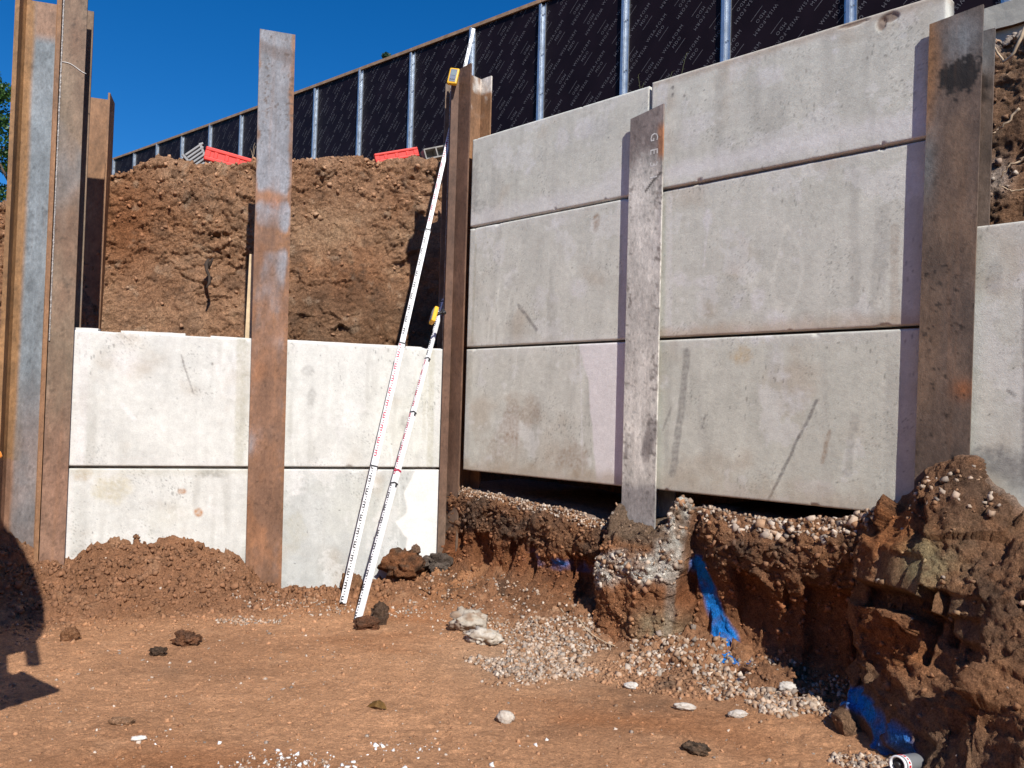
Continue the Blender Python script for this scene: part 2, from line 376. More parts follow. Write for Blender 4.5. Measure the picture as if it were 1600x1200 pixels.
# ------------------------------------------------------------------ earth bank under the right-hand wall
# profiles (o, z) of eight points from behind the panels, over the lip, down the face to the floor
KEYRAW = [
 (-0.30, [(-.6, .80), (-.20, .80), (-.05, .79), (.00, .70), (.02, .50), (.03, .30), (.10, .16), (.30, .05)]),
 (0.10, [(-.6, .80), (-.20, .79), (-.02, .78), (.05, .70), (.05, .50), (.04, .34), (.12, .20), (.45, .05)]),
 (0.40, [(-.6, .78), (-.20, .77), (-.01, .77), (.07, .70), (.08, .52), (.05, .36), (.13, .22), (.50, .05)]),
 (1.20, [(-.6, .73), (-.20, .73), (.00, .74), (.09, .66), (.11, .50), (.07, .36), (.14, .22), (.50, .05)]),
 (1.60, [(-.6, .68), (-.20, .67), (.02, .68), (.11, .60), (.12, .47), (.06, .34), (.12, .20), (.45, .04)]),
 (1.665, [(-.6, .68), (-.20, .66), (-.02, .64), (.04, .54), (.04, .44), (.02, .32), (.08, .17), (.40, .03)]),
 (1.72, [(-.6, .75), (-.20, .76), (.03, .84), (.20, .66), (.29, .50), (.30, .30), (.31, .12), (.36, -.05)]),
 (1.85, [(-.6, .74), (-.20, .74), (.02, .70), (.20, .66), (.31, .50), (.33, .30), (.35, .12), (.40, -.05)]),
 (2.05, [(-.6, .76), (-.20, .78), (.02, .72), (.20, .69), (.30, .54), (.32, .32), (.35, .12), (.40, -.05)]),
 (2.20, [(-.6, .80), (-.20, .86), (.04, .92), (.15, .82), (.24, .56), (.27, .34), (.30, .14), (.36, -.05)]),
 (2.27, [(-.6, .80), (-.20, .84), (.02, .86), (.10, .70), (.17, .50), (.19, .34), (.22, .14), (.30, -.03)]),
 (2.31, [(-.6, .80), (-.20, .82), (-.04, .82), (.05, .74), (.06, .56), (.02, .38), (.08, .16), (.34, .0)]),
 (2.50, [(-.6, .80), (-.20, .80), (-.01, .81), (.12, .75), (.12, .58), (.04, .40), (.09, .15), (.36, .0)]),
 (2.80, [(-.6, .79), (-.20, .79), (.00, .80), (.15, .73), (.14, .57), (.03, .38), (.08, .12), (.34, .0)]),
 (3.15, [(-.6, .82), (-.20, .83), (.02, .86), (.16, .75), (.13, .58), (.05, .38), (.09, .12), (.32, .0)]),
 (3.32, [(-.6, .86), (-.20, .88), (.03, .90), (.14, .78), (.12, .60), (.08, .38), (.12, .12), (.33, .0)]),
 (3.42, [(-.6, .90), (-.20, .93), (.05, .98), (.23, .86), (.36, .64), (.44, .38), (.52, .14), (.60, -.06)]),
 (3.52, [(-.6, 1.0), (-.20, 1.05), (.06, 1.08), (.28, .94), (.44, .68), (.52, .40), (.60, .18), (.76, -.06)]),
 (3.65, [(-.6, 1.1), (-.20, 1.20), (.08, 1.23), (.30, 1.05), (.50, .74), (.58, .46), (.68, .22), (.86, -.06)]),
 (3.85, [(-.6, 1.1), (-.20, 1.24), (.08, 1.27), (.32, 1.08), (.55, .78), (.66, .50), (.86, .24), (1.1, -.06)]),
 (3.98, [(-.6, 1.0), (-.20, 1.13), (.08, 1.15), (.34, .99), (.60, .76), (.76, .50), (1.0, .25), (1.3, -.06)]),
 (4.10, [(-.6, .95), (-.20, 1.02), (.08, 1.04), (.36, .92), (.66, .74), (.88, .50), (1.12, .27), (1.45, -.06)]),
 (4.60, [(-.6, .95), (-.20, 1.00), (.08, 1.02), (.40, .92), (.80, .74), (1.10, .52), (1.40, .28), (1.8, -.06)]),
 (6.50, [(-.6, .95), (-.20, 1.00), (.08, 1.02), (.40, .92), (.90, .74), (1.30, .52), (1.60, .28), (2.1, -.06)]),
]
KEY = [(k, [(-1.5, p[0][1] + (.05 if 2.3 < k < 3.35 else 0)), (p[1][0], p[1][1] + (.05 if 2.3 < k < 3.35 else 0)), (p[2][0], p[2][1] + (.03 if 2.3 < k < 3.35 else 0))] + p[3:]) for k, p in KEYRAW]
ks = np.array([k[0] for k in KEY]); kp = np.array([k[1] for k in KEY])
bs = np.concatenate([np.linspace(-0.3, 0.1, 16)[:-1], np.linspace(0.1, 4.45, 560), np.linspace(4.45, 6.5, 60)[1:]])
segn = [8, 12, 24, 34, 34, 30, 32]
tv = np.concatenate([k + np.linspace(0, 1, n, endpoint=False) for k, n in enumerate(segn)] + [[7.0]])
def catm(t, A):
    i = np.clip(np.floor(t).astype(int), 0, 6); f = (t - i)[:, None]
    p0 = A[np.clip(i - 1, 0, 7)]; p1 = A[i]; p2 = A[i + 1]; p3 = A[np.clip(i + 2, 0, 7)]
    return 0.5 * ((2 * p1) + (-p0 + p2) * f + (2 * p0 - 5 * p1 + 4 * p2 - p3) * f * f + (-p0 + 3 * p1 - 3 * p2 + p3) * f ** 3)
prof = np.zeros((len(bs), len(tv), 2))
for i, s in enumerate(bs):
    j = int(np.clip(np.searchsorted(ks, s) - 1, 0, len(ks) - 2)); f = float(np.clip((s - ks[j]) / (ks[j + 1] - ks[j]), 0, 1)); f = f * f * (3 - 2 * f)
    prof[i] = catm(tv, kp[j] * (1 - f) + kp[j + 1] * f)
BS = np.repeat(bs[:, None], len(tv), 1)
B0 = FR.pt(BS, prof[..., 0], prof[..., 1])
def grid_normals(G):
    du = np.gradient(G, axis=0); dv = np.gradient(G, axis=1); n = np.cross(du, dv)
    return n / (np.linalg.norm(n, axis=-1, keepdims=True) + 1e-9)
def blur(A, k=3):
    for _ in range(k):
        A = (A + np.roll(A, 1, 0) + np.roll(A, -1, 0) + np.roll(A, 1, 1) + np.roll(A, -1, 1)) / 5
    return A
bn = grid_normals(B0); bn = blur(bn, 4); bn /= np.linalg.norm(bn, axis=-1, keepdims=True) + 1e-9
if (bn[..., 2] * 1).mean() < 0: bn = -bn
bp = B0.reshape(-1, 3); bss = BS.ravel(); bo = prof[..., 0].ravel(); bz = prof[..., 1].ravel(); tvv = np.repeat(tv[None, :], len(bs), 0).ravel()
loc = np.stack([bss, bo, bz], -1)
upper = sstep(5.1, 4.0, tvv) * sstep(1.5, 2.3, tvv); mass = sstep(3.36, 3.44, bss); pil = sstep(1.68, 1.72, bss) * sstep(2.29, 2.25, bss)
k1, k2, k3 = chunk(loc, 6, 41), chunk(loc, 14, 42), chunk(loc, 33, 43)
d = 0.05 * fbm(loc, 2.6, 3, 44) + 0.042 * k1 * (0.26 + 0.30 * upper - 0.25 * mass) + 0.022 * k2 * (0.35 + 0.25 * upper - 0.30 * mass) + 0.007 * k3 + 0.012 * fbm(loc, 18, 4, 45) + 0.070 * mass * chunk(loc, 3.2, 48, 1.3) + 0.016 * mass * np.abs(fbm(loc, 12, 4, 39)) + 0.030 * mass * sstep(.62, .5, bz) * fbm(loc * np.array([.35, .35, 3.2]) + 0.2 * loc[:, [2, 0, 1]], 7, 4, 47)
# bucket scrapes: smooth upright grooves on the lower face
groove = 0.5 + 1.5 * fbm(np.stack([bss, 0 * bss, 0.25 * bz], -1), 5.5, 3, 46)
low = sstep(3.9, 4.6, tvv) * sstep(6.6, 5.6, tvv) * (1 - mass) * (1 - pil)
d = d * (1 - 0.35 * low) + low * 0.075 * (sstep(0.35, 0.55, groove) - 0.6)
# flat slice marks and dark slots left by the bucket in the right-hand mound
slot = (np.abs(bss - 3.815 - 0.10 * (bz - .6)) < 0.035) * (bz < 0.70) * (bz > 0.40) * mass
slot2 = (np.abs(bss - 3.885) < 0.014) * (bz < 0.70) * (bz > 0.5) * mass
d = d - 0.16 * slot - 0.12 * slot2
cutp = sstep(.03, .0, np.abs(bss - 3.66) - 0.11) * sstep(.02, 0, np.abs(bz - 0.735) - 0.07) * mass
cutp = np.maximum(cutp, sstep(.03, .0, np.abs(bss - 3.97) - 0.07) * sstep(.02, 0, np.abs(bz - 0.62) - 0.07) * mass)
d = d * (1 - 0.75 * cutp) - 0.01 * cutp
shelf = sstep(0.012, 0.0, np.abs(bz - 0.600 - 0.03 * fbm(loc, 3, 2, 49)) - 0.045) * mass * sstep(3.80, 3.76, bss)
d = d - 0.13 * shelf + 0.025 * mass * sstep(.64, .66, bz) * sstep(3.80, 3.77, bss) * sstep(.95, .85, bz)
gap = sstep(0.05, 0.01, np.abs(bss - 1.685)) * sstep(2.5, 3.2, tvv) * sstep(6.4, 5.8, tvv); d = d - 0.05 * gap
bed = sstep(2.1, 1.6, tvv); d = d * (1 - 0.6 * bed)
edge = sstep(7.0, 6.5, tvv); d = d * (0.35 + 0.65 * edge)
bpre = np.maximum(sstep(.10, .03, np.abs(bss - 2.345 - 0.40 * np.clip(.53 - bz, 0, .6))) * (bz < .56) * (bss < 2.75), sstep(.08, .02, np.abs(bz - .11)) * (bss > 3.4) * (bss < 3.7)); d = d * (1 - 0.6 * bpre)
bpd = bp + bn.reshape(-1, 3) * d[:, None]
bc = soil_col(loc, red=0.6, dark=0.30, tan=0.25, seed=4) * 0.92
bc = bc * 1.18
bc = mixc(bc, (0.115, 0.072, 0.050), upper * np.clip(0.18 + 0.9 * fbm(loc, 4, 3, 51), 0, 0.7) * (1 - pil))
bc = mixc(bc, (0.30, 0.105, 0.038), low * np.clip(0.5 + 0.6 * fbm(loc, 3, 3, 52), 0, 0.9))
bc = mixc(bc, C_GRAV, bed * 0.55)
bc = mixc(bc, (0.285, 0.155, 0.086), mass * np.clip(0.50 + 0.8 * fbm(loc, 2.2, 3, 53), 0, 0.85))
bc = mixc(bc, (0.36, 0.135, 0.048), mass * np.clip(np.exp(-((bss - 3.58) / .20) ** 2 - ((bz - .90) / .16) ** 2) * 1.1 + np.exp(-((bss - 3.62) / .22) ** 2 - ((bz - .42) / .13) ** 2), 0, 0.8))
bc = mixc(bc, (0.25, 0.165, 0.10), cutp * 0.6)
bc = mixc(bc, (0.27, 0.180, 0.115), mass * sstep(.36, .22, bz) * 0.5)
bc = mixc(bc, (0.34, 0.31, 0.17), mass * np.clip(np.exp(-((bss - 3.79) / .13) ** 2 - ((bz - .80) / .12) ** 2) * (0.6 + fbm(loc, 9, 3, 54)), 0, 0.6))
# concrete haunch round the middle pile
ring = np.maximum(sstep(.10, .03, 0.75 * np.abs(bz - 0.475 - 0.12 * (bss - 1.95) - 0.09 * fbm(loc, 8, 3, 55))), sstep(2.10, 2.17, bss) * sstep(0.36, 0.48, bz))
ring = ring * pil * ((tvv > 2.6) | ((bss > 2.10) & (tvv > 1.7))) * np.clip(0.75 + 1.4 * fbm(loc, 12, 3, 56), 0, 1)
bc = mixc(bc, (0.66, 0.62, 0.54), ring)
core = pil * sstep(.04, .10, bz - 0.56) * (1 - ring); bc = mixc(bc, (0.20, 0.145, 0.10), core * 0.8)
streak = sstep(.035, .012, np.abs(bss - 2.245)) * (bz < 0.5) * (bz > .10) * pil; bc = mixc(bc, (0.40, 0.32, 0.26), streak * 0.7 * np.clip(0.8 + fbm(loc, 9, 2, 57), 0, 1))
pilr = pil * sstep(.50, .40, bz); bc = mixc(bc, (0.36, 0.155, 0.07), pilr * (1 - ring) * (1 - streak) * 0.75)
greyrock = np.exp(-((bss - 2.17) / .13) ** 2 - ((bz - .13) / .10) ** 2); bc = mixc(bc, (0.36, 0.30, 0.19), np.clip(greyrock * 1.2 * (0.7 + fbm(loc, 8, 3, 58)), 0, 0.85))
# sprayed blue line
def seg_mask(a, b, pts, w0, w1):
    best = np.zeros(len(a))
    for (s0, z0), (s1, z1) in zip(pts[:-1], pts[1:]):
        L2 = (s1 - s0) ** 2 + (z1 - z0) ** 2
        t = np.clip(((a - s0) * (s1 - s0) + (b - z0) * (z1 - z0)) / L2, 0, 1)
        dd = np.hypot(a - s0 - t * (s1 - s0), b - z0 - t * (z1 - z0)); best = np.maximum(best, sstep(w1, w0, dd))
    return best
wob = 0.02 * fbm(loc, 9, 3, 59)
bl = seg_mask(bss, bz, [(2.345, .53), (2.39, .42), (2.44, .30), (2.50, .17)], .036, .07) * (bss > 2.30)
bl = np.maximum(bl, seg_mask(bss, bz, [(2.51, .20), (2.60, .09), (2.72, .03)], .030, .06))
bl = np.maximum(bl, 0.75 * seg_mask(bss, bz, [(1.22, .39), (1.45, .37), (1.60, .36)], .018, .055) * np.clip(0.6 + 2.2 * fbm(loc, 9, 3, 60), 0, 1))
bl = np.maximum(bl, 0.45 * seg_mask(bss, bz, [(0.95, .38), (1.25, .37)], .02, .07) * np.clip(0.3 + 2.2 * fbm(loc, 9, 3, 66), 0, 1))
bl = np.maximum(bl, seg_mask(bss, bz, [(3.41, .10), (3.46, .135), (3.58, .125), (3.64, .10)], .026, .05))
bl = np.maximum(bl, 0.8 * seg_mask(bss, bz, [(3.64, .11), (3.67, .03)], .025, .06))
bl = np.maximum(bl, 0.8 * seg_mask(bss, bz, [(3.78, .10), (3.86, .0)], .035, .08))
bl = np.clip(bl * np.clip(0.95 + 0.9 * fbm(loc, 16, 3, 61), 0, 1.15), 0, 0.97)
bc = mixc(bc, C_BLUE, bl)
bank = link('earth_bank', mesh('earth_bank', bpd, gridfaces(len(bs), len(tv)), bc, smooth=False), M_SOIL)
tag(bank, 'dug red brown earth bank under the right hand wall', kind='structure')

# ------------------------------------------------------------------ cut earth face behind the walls
def crest(path_u):     # crest height along the path; u<0 behind the left wall, u>0 behind the right wall
    return np.interp(path_u, [-9, -3.7, -3.0, -2.75, -2.5, -2.2, -1.9, -1.65, -1.2, -0.7, -0.2, 0.15, 0.6, 3.5, 9],
                     [2.9, 3.12, 3.46, 3.55, 3.68, 3.60, 3.70, 3.77, 3.82, 3.89, 3.95, 3.90, 3.85, 4.02, 4.0])
cu = np.concatenate([np.linspace(-9, -4.0, 50)[:-1], np.linspace(-4.0, 0.6, 560), np.linspace(0.6, 3.0, 60)[1:-1], np.linspace(3.0, 4.6, 130), np.linspace(4.6, 9, 40)[1:]])
def cut_path(u, off):
    """smoothly rounded inside corner offset behind both walls"""
    k = 0.28; w = 0.5 * (1 + np.tanh(u / k))
    L = FL.pt(-u + 0.80 * (off / 1.35) * 0 , -off, 0); R = FR.pt(u, -off, 0)
    return L * (1 - w)[..., None] + R * w[..., None]
cv = np.concatenate([np.linspace(0, .28, 30)[:-1], np.linspace(.28, 1, 250)])
CU, CV = np.meshgrid(cu, cv, indexing='ij')
off = 1.33 + 0.16 * (CV - 0.5) + 0.0 * CU
top = crest(CU)
zb = np.full_like(CU, 0.65)
# the last fifth of the profile rolls over the crest on to the upper ground
t1 = np.clip(CV / 0.80, 0, 1); t2 = np.clip((CV - 0.80) / 0.20, 0, 1)
CZ = zb + (top - 0.05 - zb) * t1 + 0.05 * np.sin(t2 * math.pi / 2) + 0.14 * t2 ** 2
off = off + 0.06 * t2 + 0.55 * t2 ** 1.5
B0 = cut_path(CU, off); B0[..., 2] = CZ
cn = blur(grid_normals(B0), 4); cn /= np.linalg.norm(cn, axis=-1, keepdims=True) + 1e-9
if cn[..., 1].mean() > 0: cn = -cn
cp = B0.reshape(-1, 3)
k1, k2, k3 = chunk(cp, 3.6, 71), chunk(cp * np.array([1, 1, 1.0]), 9, 72), chunk(cp, 23, 73)
fu = CU.ravel(); fv = CV.ravel()
hard = sstep(0.62, 0.80, fv + 0.12 * fbm(cp, 1.4, 3, 78))              # looser, lumpier towards the crest
ledge = fbm(cp * np.array([0.8, 0.8, 1.3]), 2.0, 4, 74)
d = 0.10 * fbm(cp, 1.2, 3, 75) + 0.040 * ledge + 0.026 * k1 * (0.2 + 0.8 * hard) + 0.017 * k2 * (0.3 + 0.7 * hard) + 0.011 * k3 * (0.6 + 0.6 * hard) + 0.018 * fbm(cp, 12, 4, 76) + 0.014 * np.abs(fbm(cp, 30, 3, 70))
brk = sstep(0.05, 0.45, fbm(cp, 1.6, 3, 69)); d = d + brk * (0.034 * chunk(cp * np.array([1, 1, 1.2]), 6, 68, 1.3) + 0.014 * chunk(cp, 40, 67))
scr_ = fbm(np.stack([fu, 0 * fu, 0.12 * cp[:, 2]], -1), 7, 3, 66); d = d + 0.030 * scr_ * (1 - hard)
d = d * (1 - 0.7 * sstep(0.93, 1.0, fv))
cpd = cp + cn.reshape(-1, 3) * d[:, None]
cc = soil_col(cp, red=0.45, dark=0.16, tan=0.8, seed=9) * 1.28
cc = mixc(cc, (0.50, 0.300, 0.180), np.clip(0.45 + 0.9 * fbm(cp, 1.1, 3, 79), 0, 0.75))
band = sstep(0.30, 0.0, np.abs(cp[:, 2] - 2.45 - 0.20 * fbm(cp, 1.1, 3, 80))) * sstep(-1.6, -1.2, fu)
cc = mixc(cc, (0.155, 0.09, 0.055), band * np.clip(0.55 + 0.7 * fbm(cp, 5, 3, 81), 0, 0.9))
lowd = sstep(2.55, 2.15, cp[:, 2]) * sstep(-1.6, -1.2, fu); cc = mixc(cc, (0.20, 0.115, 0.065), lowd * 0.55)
redp = np.exp(-((fu + 2.75) / .28) ** 2 - ((cp[:, 2] - 2.95) / .45) ** 2); cc = mixc(cc, (0.30, 0.12, 0.05), np.clip(redp, 0, 1) * 0.8)
bright = np.exp(-((fu + 0.9) / .7) ** 2 - ((cp[:, 2] - 3.15) / .22) ** 2); cc = mixc(cc, (0.47, 0.30, 0.18), np.clip(bright * (0.8 + fbm(cp, 3, 3, 82)), 0, 0.8))
crack = sstep(0.07, 0.015, np.abs(fbm(cp * np.array([1, 1, 1.7]), 3.1, 5, 83))); dmp = sstep(0.12, 0.42, fbm(cp, 5.5, 4, 90)); cc = mixc(cc, (0.13, 0.082, 0.055), dmp * 0.45)
cc = mixc(cc, (0.52, 0.37, 0.25), sstep(0.22, 0.5, fbm(cp, 7.5, 4, 89)) * 0.5)
cpd = cpd - cn.reshape(-1, 3) * (0.028 * crack * sstep(0.35, 0.55, fbm(cp, 1.7, 2, 84) + 0.3))[:, None]
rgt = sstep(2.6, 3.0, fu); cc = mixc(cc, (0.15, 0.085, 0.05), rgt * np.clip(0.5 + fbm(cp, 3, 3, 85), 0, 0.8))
rgr = rgt * (np.exp(-((cp[:, 2] - 3.98) / .07) ** 2) + 0.8 * np.exp(-((cp[:, 2] - 3.05) / .12) ** 2 - ((fu - 3.66) / .08) ** 2)); cc = mixc(cc, C_GRAV, np.clip(rgr, 0, 0.9))
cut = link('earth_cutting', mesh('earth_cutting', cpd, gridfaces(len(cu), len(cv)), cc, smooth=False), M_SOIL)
tag(cut, 'cut brown earth face standing behind the retaining walls', kind='structure')

# upper ground running back from the crest to the horizon
def upper_z(s, o):
    base = np.interp(s, [-60, -16, -6, -1, 3, 12], [5.2, 5.0, 4.25, 4.1, 4.35, 4.4])
    return base
us = np.concatenate([np.linspace(-900, -20, 24)[:-1], np.linspace(-20, 8, 90), np.linspace(8, 700, 24)[1:]])
uo = np.concatenate([-np.geomspace(900, 6, 24)[:-1], -np.linspace(6, 2.05, 40)])
US, UO = np.meshgrid(us, uo, indexing='ij')
UZ = upper_z(US, UO) - 0.35 * sstep(-4.0, -2.05, UO) * (US < 2.5)
UP = FR.pt(US, UO, UZ)
# keep the sheet off the pit: pull everything in front of the left cut line back to it
sl, ol = FL.so(UP)
lim = -1.90
push = np.where((ol > lim) & (sl > -0.6), ol - lim, 0)
UP[..., :2] -= push[..., None] * FL.n
UZ2 = np.where(push > 0, np.interp(-np.clip(sl, -1, 9), [-9, -3, -0.2], [3.0, 3.55, 4.05]), UP[..., 2]); UP[..., 2] = UZ2
UPf = UP.reshape(-1, 3).copy(); UPf[:, 2] += 0.05 * fbm(UPf, 0.9, 3, 95)
uc = soil_col(UPf, 0.3, 0.2, 0.5, seed=14)
upg = link('upper_ground', mesh('upper_ground', UPf, gridfaces(len(us), len(uo)), uc, smooth=True), M_SOIL)
tag(upg, 'bare earth ground at the top of the cutting', kind='structure')
# ------------------------------------------------------------------ precast concrete panels
def conc_color(fr_seed, base, S, Z, s0, s1, z0, z1, marks):
    P = np.stack([S, np.full_like(S, fr_seed * 3.7), Z], -1)
    c = np.tile(np.array(base, float), (len(S), 1))
    n1 = fbm(P, 1.6, 4, 101); n2 = fbm(P, 6, 4, 102); n3 = fbm(P * np.array([5, 1, 0.6]), 2.2, 3, 103); n4 = fbm(P, 22, 3, 104)
    c = c * (1 + 0.14 * n1 + 0.10 * n2 + 0.12 * n3 + 0.08 * n4)[:, None]
    c = mixc(c, (0.50, 0.50, 0.43), sstep(0.1, 0.5, n1) * 0.4)
    c = mixc(c, (0.40, 0.32, 0.23), sstep(0.10, 0.5, fbm(P, 2.3, 4, 105)) * 0.45)
    c = mixc(c, (0.36, 0.35, 0.31), sstep(0.15, 0.5, fbm(P * np.array([4, 1, .5]), 1.8, 3, 116)) * 0.40)
    # lime bloom near the rims, pits and pour marks
    e = np.minimum(np.minimum(S - s0, s1 - S), np.minimum(Z - z0, z1 - Z))
    c = mixc(c, (0.66, 0.64, 0.61), sstep(0.10, 0.0, e + 0.05 * n2) * 0.22)
    bl = sstep(0.28, 0.5, fbm(P, 3.4, 4, 106)) * np.clip(0.5 + n4, 0, 1); c = mixc(c, (0.68, 0.67, 0.65), bl * 0.7)
    w, cid = worley(P, 34, 107); pit = sstep(0.26, 0.12, w) * (cid > 0.93) * sstep(-0.15, 0.2, n2); c = c * (1 - 0.6 * pit)[:, None]
    w, cid = worley(P, 75, 108); pit = sstep(0.34, 0.2, w) * (cid > 0.78) * sstep(0.02, 0.3, fbm(P, 2.6, 3, 109)); c = c * (1 - 0.28 * pit)[:, None]
    tick = sstep(0.25, 0.1, worley(P * np.array([6, 1, 1]), 13, 110)[0]); c = c * (1 - 0.45 * tick * sstep(0.0, 0.4, fbm(P, 1.9, 3, 111)))[:, None]
    scr = sstep(0.05, 0.01, np.abs(fbm(P * np.array([1, 1, 0.25]) @ np.array([[.8, 0, .6], [0, 1, 0], [-.6, 0, .8]]), 4, 2, 112))) * sstep(0.1, 0.4, fbm(P, 1.2, 2, 113)); c = c * (1 + 0.12 * scr)[:, None]
    cb_ = sstep(0.20, 0.26, fbm(P, 2.7, 5, 117) + 0.25 * n4); c = mixc(c, (0.70, 0.69, 0.66), cb_ * 0.35)
    w, cid = worley(P, 110, 118); cl = sstep(0.08, 0.3, fbm(P, 3.3, 4, 119)); c = c * (1 - 0.38 * sstep(0.45, 0.25, w) * (cid > 0.6) * cl)[:, None]
    nn = fbm(P, 9, 3, 114); nf = fbm(P, 40, 2, 115)
    for m in marks:
        if m[0] == 'line':
            _, pts, w0, col, k = m; a = seg_mask(S + 0.012 * nn, Z, pts, w0 * 0.5, w0) * k * np.clip(0.85 + 0.8 * nf, 0, 1.2)
        elif m[0] == 'blob':
            _, (u, v), (ru, rv), col, k = m; r = np.hypot((S - u) / ru, (Z - v) / rv) + 0.6 * nn; a = sstep(1.05, 0.45, r) * k * np.clip(0.75 + 0.9 * nf, 0, 1.3)
        elif m[0] == 'side':      # everything beyond a wavering boundary
            _, pts, sign, col, k = m; zz = [p[1] for p in pts][::-1]; ss = [p[0] for p in pts][::-1]
            bd = np.interp(Z, zz, ss) + 0.02 * nn; a = sstep(-0.008, 0.008, (S - bd) * sign) * k
        elif m[0] == 'band':
            _, z_, h_, col, k = m; a = sstep(h_, 0, np.abs(Z - z_) + 0.5 * h_ * nn) * k
        c = mixc(c, col, np.clip(a, 0, 1))
    return np.clip(c, 0.02, 0.85)
seedno = [0]
def panel(label, fr, s0, s1, z0, z1, o=0.0, th=0.14, base=(0.580, 0.572, 0.500), marks=(), group=None, tongue=None, name='concrete_panel', chips=(), tilt=0.0):
    seedno[0] += 1; sd = seedno[0]
    res = 0.0085; nu = int((s1 - s0) / res) + 1; nv = int((z1 - z0) / res) + 1
    u = np.linspace(s0, s1, nu); v = np.linspace(z0, z1, nv)
    S, Z = [a.ravel() for a in np.meshgrid(u, v, indexing='ij')]
    P = np.stack([S, np.full_like(S, sd * 5.0), Z], -1)
    e = np.minimum(np.minimum(S - s0, s1 - S), np.minimum(Z - z0, z1 - Z))
    ez = np.minimum(Z - z0, z1 - Z)
    chip = sstep(0.35, 0.5, fbm(P, 9, 3, 121)) * sstep(0.022, 0.008, e)
    O = o + 0.0018 * fbm(P, 3, 3, 122) + 0.0007 * fbm(P, 30, 2, 123) - 0.003 * sstep(0.005, 0.0, e) - 0.012 * chip
    c = conc_color(sd, base, S, Z, s0, s1, z0, z1, marks)
    for (cs, cz, rs, rz) in chips:
        r = np.hypot((S - cs) / rs, (Z - cz) / rz) + 0.35 * fbm(P, 14, 3, 124); m = sstep(1.0, 0.7, r); O = O - 0.008 * m; c = mixc(c, (0.22, 0.15, 0.11), m * 0.8)
    V = fr.pt(S, O, Z); F = gridfaces(nu, nv)
    # rim and back
    idx = np.arange(nu * nv).reshape(nu, nv)
    loop = np.concatenate([idx[:, 0], idx[-1, 1:], idx[::-1, -1][1:], idx[0, ::-1][1:-1]])
    Vb = fr.pt(S[loop], np.full(len(loop), o - th), Z[loop]); n0 = len(V)
    a = np.arange(len(loop)); b = (a + 1) % len(loop)
    F2 = np.stack([loop[a], loop[b], n0 + b, n0 + a], 1)
    cb = np.clip(c[loop] * 1.05, 0, 0.8)
    me = mesh(name, np.concatenate([V, Vb]), np.concatenate([F, F2]), np.concatenate([c, cb]))
    bm = bmesh.new(); bm.from_mesh(me); bm.verts.ensure_lookup_table()
    bm.faces.new([bm.verts[n0 + i] for i in range(len(loop))])
    bmesh.ops.recalc_face_normals(bm, faces=bm.faces); bm.to_mesh(me); bm.free()
    ob = link(name, me, M_CONC, group); ob['label'] = label
    if tongue:
        for (a0, a1, h) in tongue:
            V, F, c = prism(fr, rect(a0, a1, o - 0.120, o - (0.030 if z1 > 1.9 and fr is FL else 0.075)), z1 - 0.03, z1 + h, res=0.05, zres=0.012,
                            colfn=lambda s, oo, z: np.tile((0.62, 0.60, 0.56), (len(s), 1)) * (1 + 0.15 * fbm(np.stack([s, oo, z], -1), 9, 3, 125))[:, None],
                            disp=lambda s, oo, z: (s + 0.006 * fbm(np.stack([s, oo, z], -1), 20, 2, 126), oo, z + (z > z1) * 0.006 * fbm(np.stack([s, oo, z * 0], -1), 16, 3, 127)))
            t = link('tongue', mesh('tongue', V, F, c), M_CONC, ob)
    return ob
BR = (0.30, 0.21, 0.14); WH = (0.70, 0.68, 0.66); GY = (0.27, 0.26, 0.235); OL = (0.42, 0.40, 0.31); DK = (0.20, 0.19, 0.175)
LB = (0.60, 0.60, 0.56)
gl = empty('retaining_wall', 'low white panel wall facing the camera at the left', 'retaining wall', 'retaining walls')
gr = empty('retaining_wall', 'high grey panel wall standing on the dug bank at the right', 'retaining wall', 'retaining walls')
panel('upper white panel between the tall welded pile and the flat grey pile', FL, 1.505, 2.895, 0.965, 1.945, base=LB, group=gl,
      marks=[('line', [(2.13, 1.80), (2.09, 1.68), (2.03, 1.51)], .008, DK, .7), ('line', [(1.705, 1.94), (1.69, 1.0)], .045, OL, .55), ('line', [(1.66, 1.9), (1.65, 1.1)], .02, OL, .3),
             ('blob', (1.91, 1.74), (.012, .012), DK, .8), ('line', [(2.52, 1.42), (2.43, 1.31)], .02, WH, .7), ('blob', (2.5, 1.72), (.16, .12), WH, .5), ('line', [(2.80, 1.9), (2.80, 1.0)], .07, WH, .55), ('blob', (2.76, 1.45), (.05, .25), (.42, .40, .36), .35)],
      tongue=[(2.70, 2.87, .022), (2.11, 2.55, .018), (1.52, 1.93, .010)])
panel('lower white panel with orange rust spots behind the earth heap', FL, 1.505, 2.895, -0.05, 0.945, base=LB, group=gl,
      marks=[('blob', (2.08, .78), (.035, .025), (.40, .20, .09), .8), ('blob', (1.96, .62), (.03, .035), (.42, .20, .08), .9), ('blob', (1.87, .915), (.13, .05), GY, .75),
             ('blob', (2.58, .80), (.16, .13), (.46, .40, .24), .5), ('blob', (2.75, .90), (.08, .06), (.42, .32, .2), .5), ('line', [(2.85, .9), (2.85, .3)], .05, WH, .6), ('band', .93, .06, OL, .35)], tongue=[(1.52, 2.88, .012)])
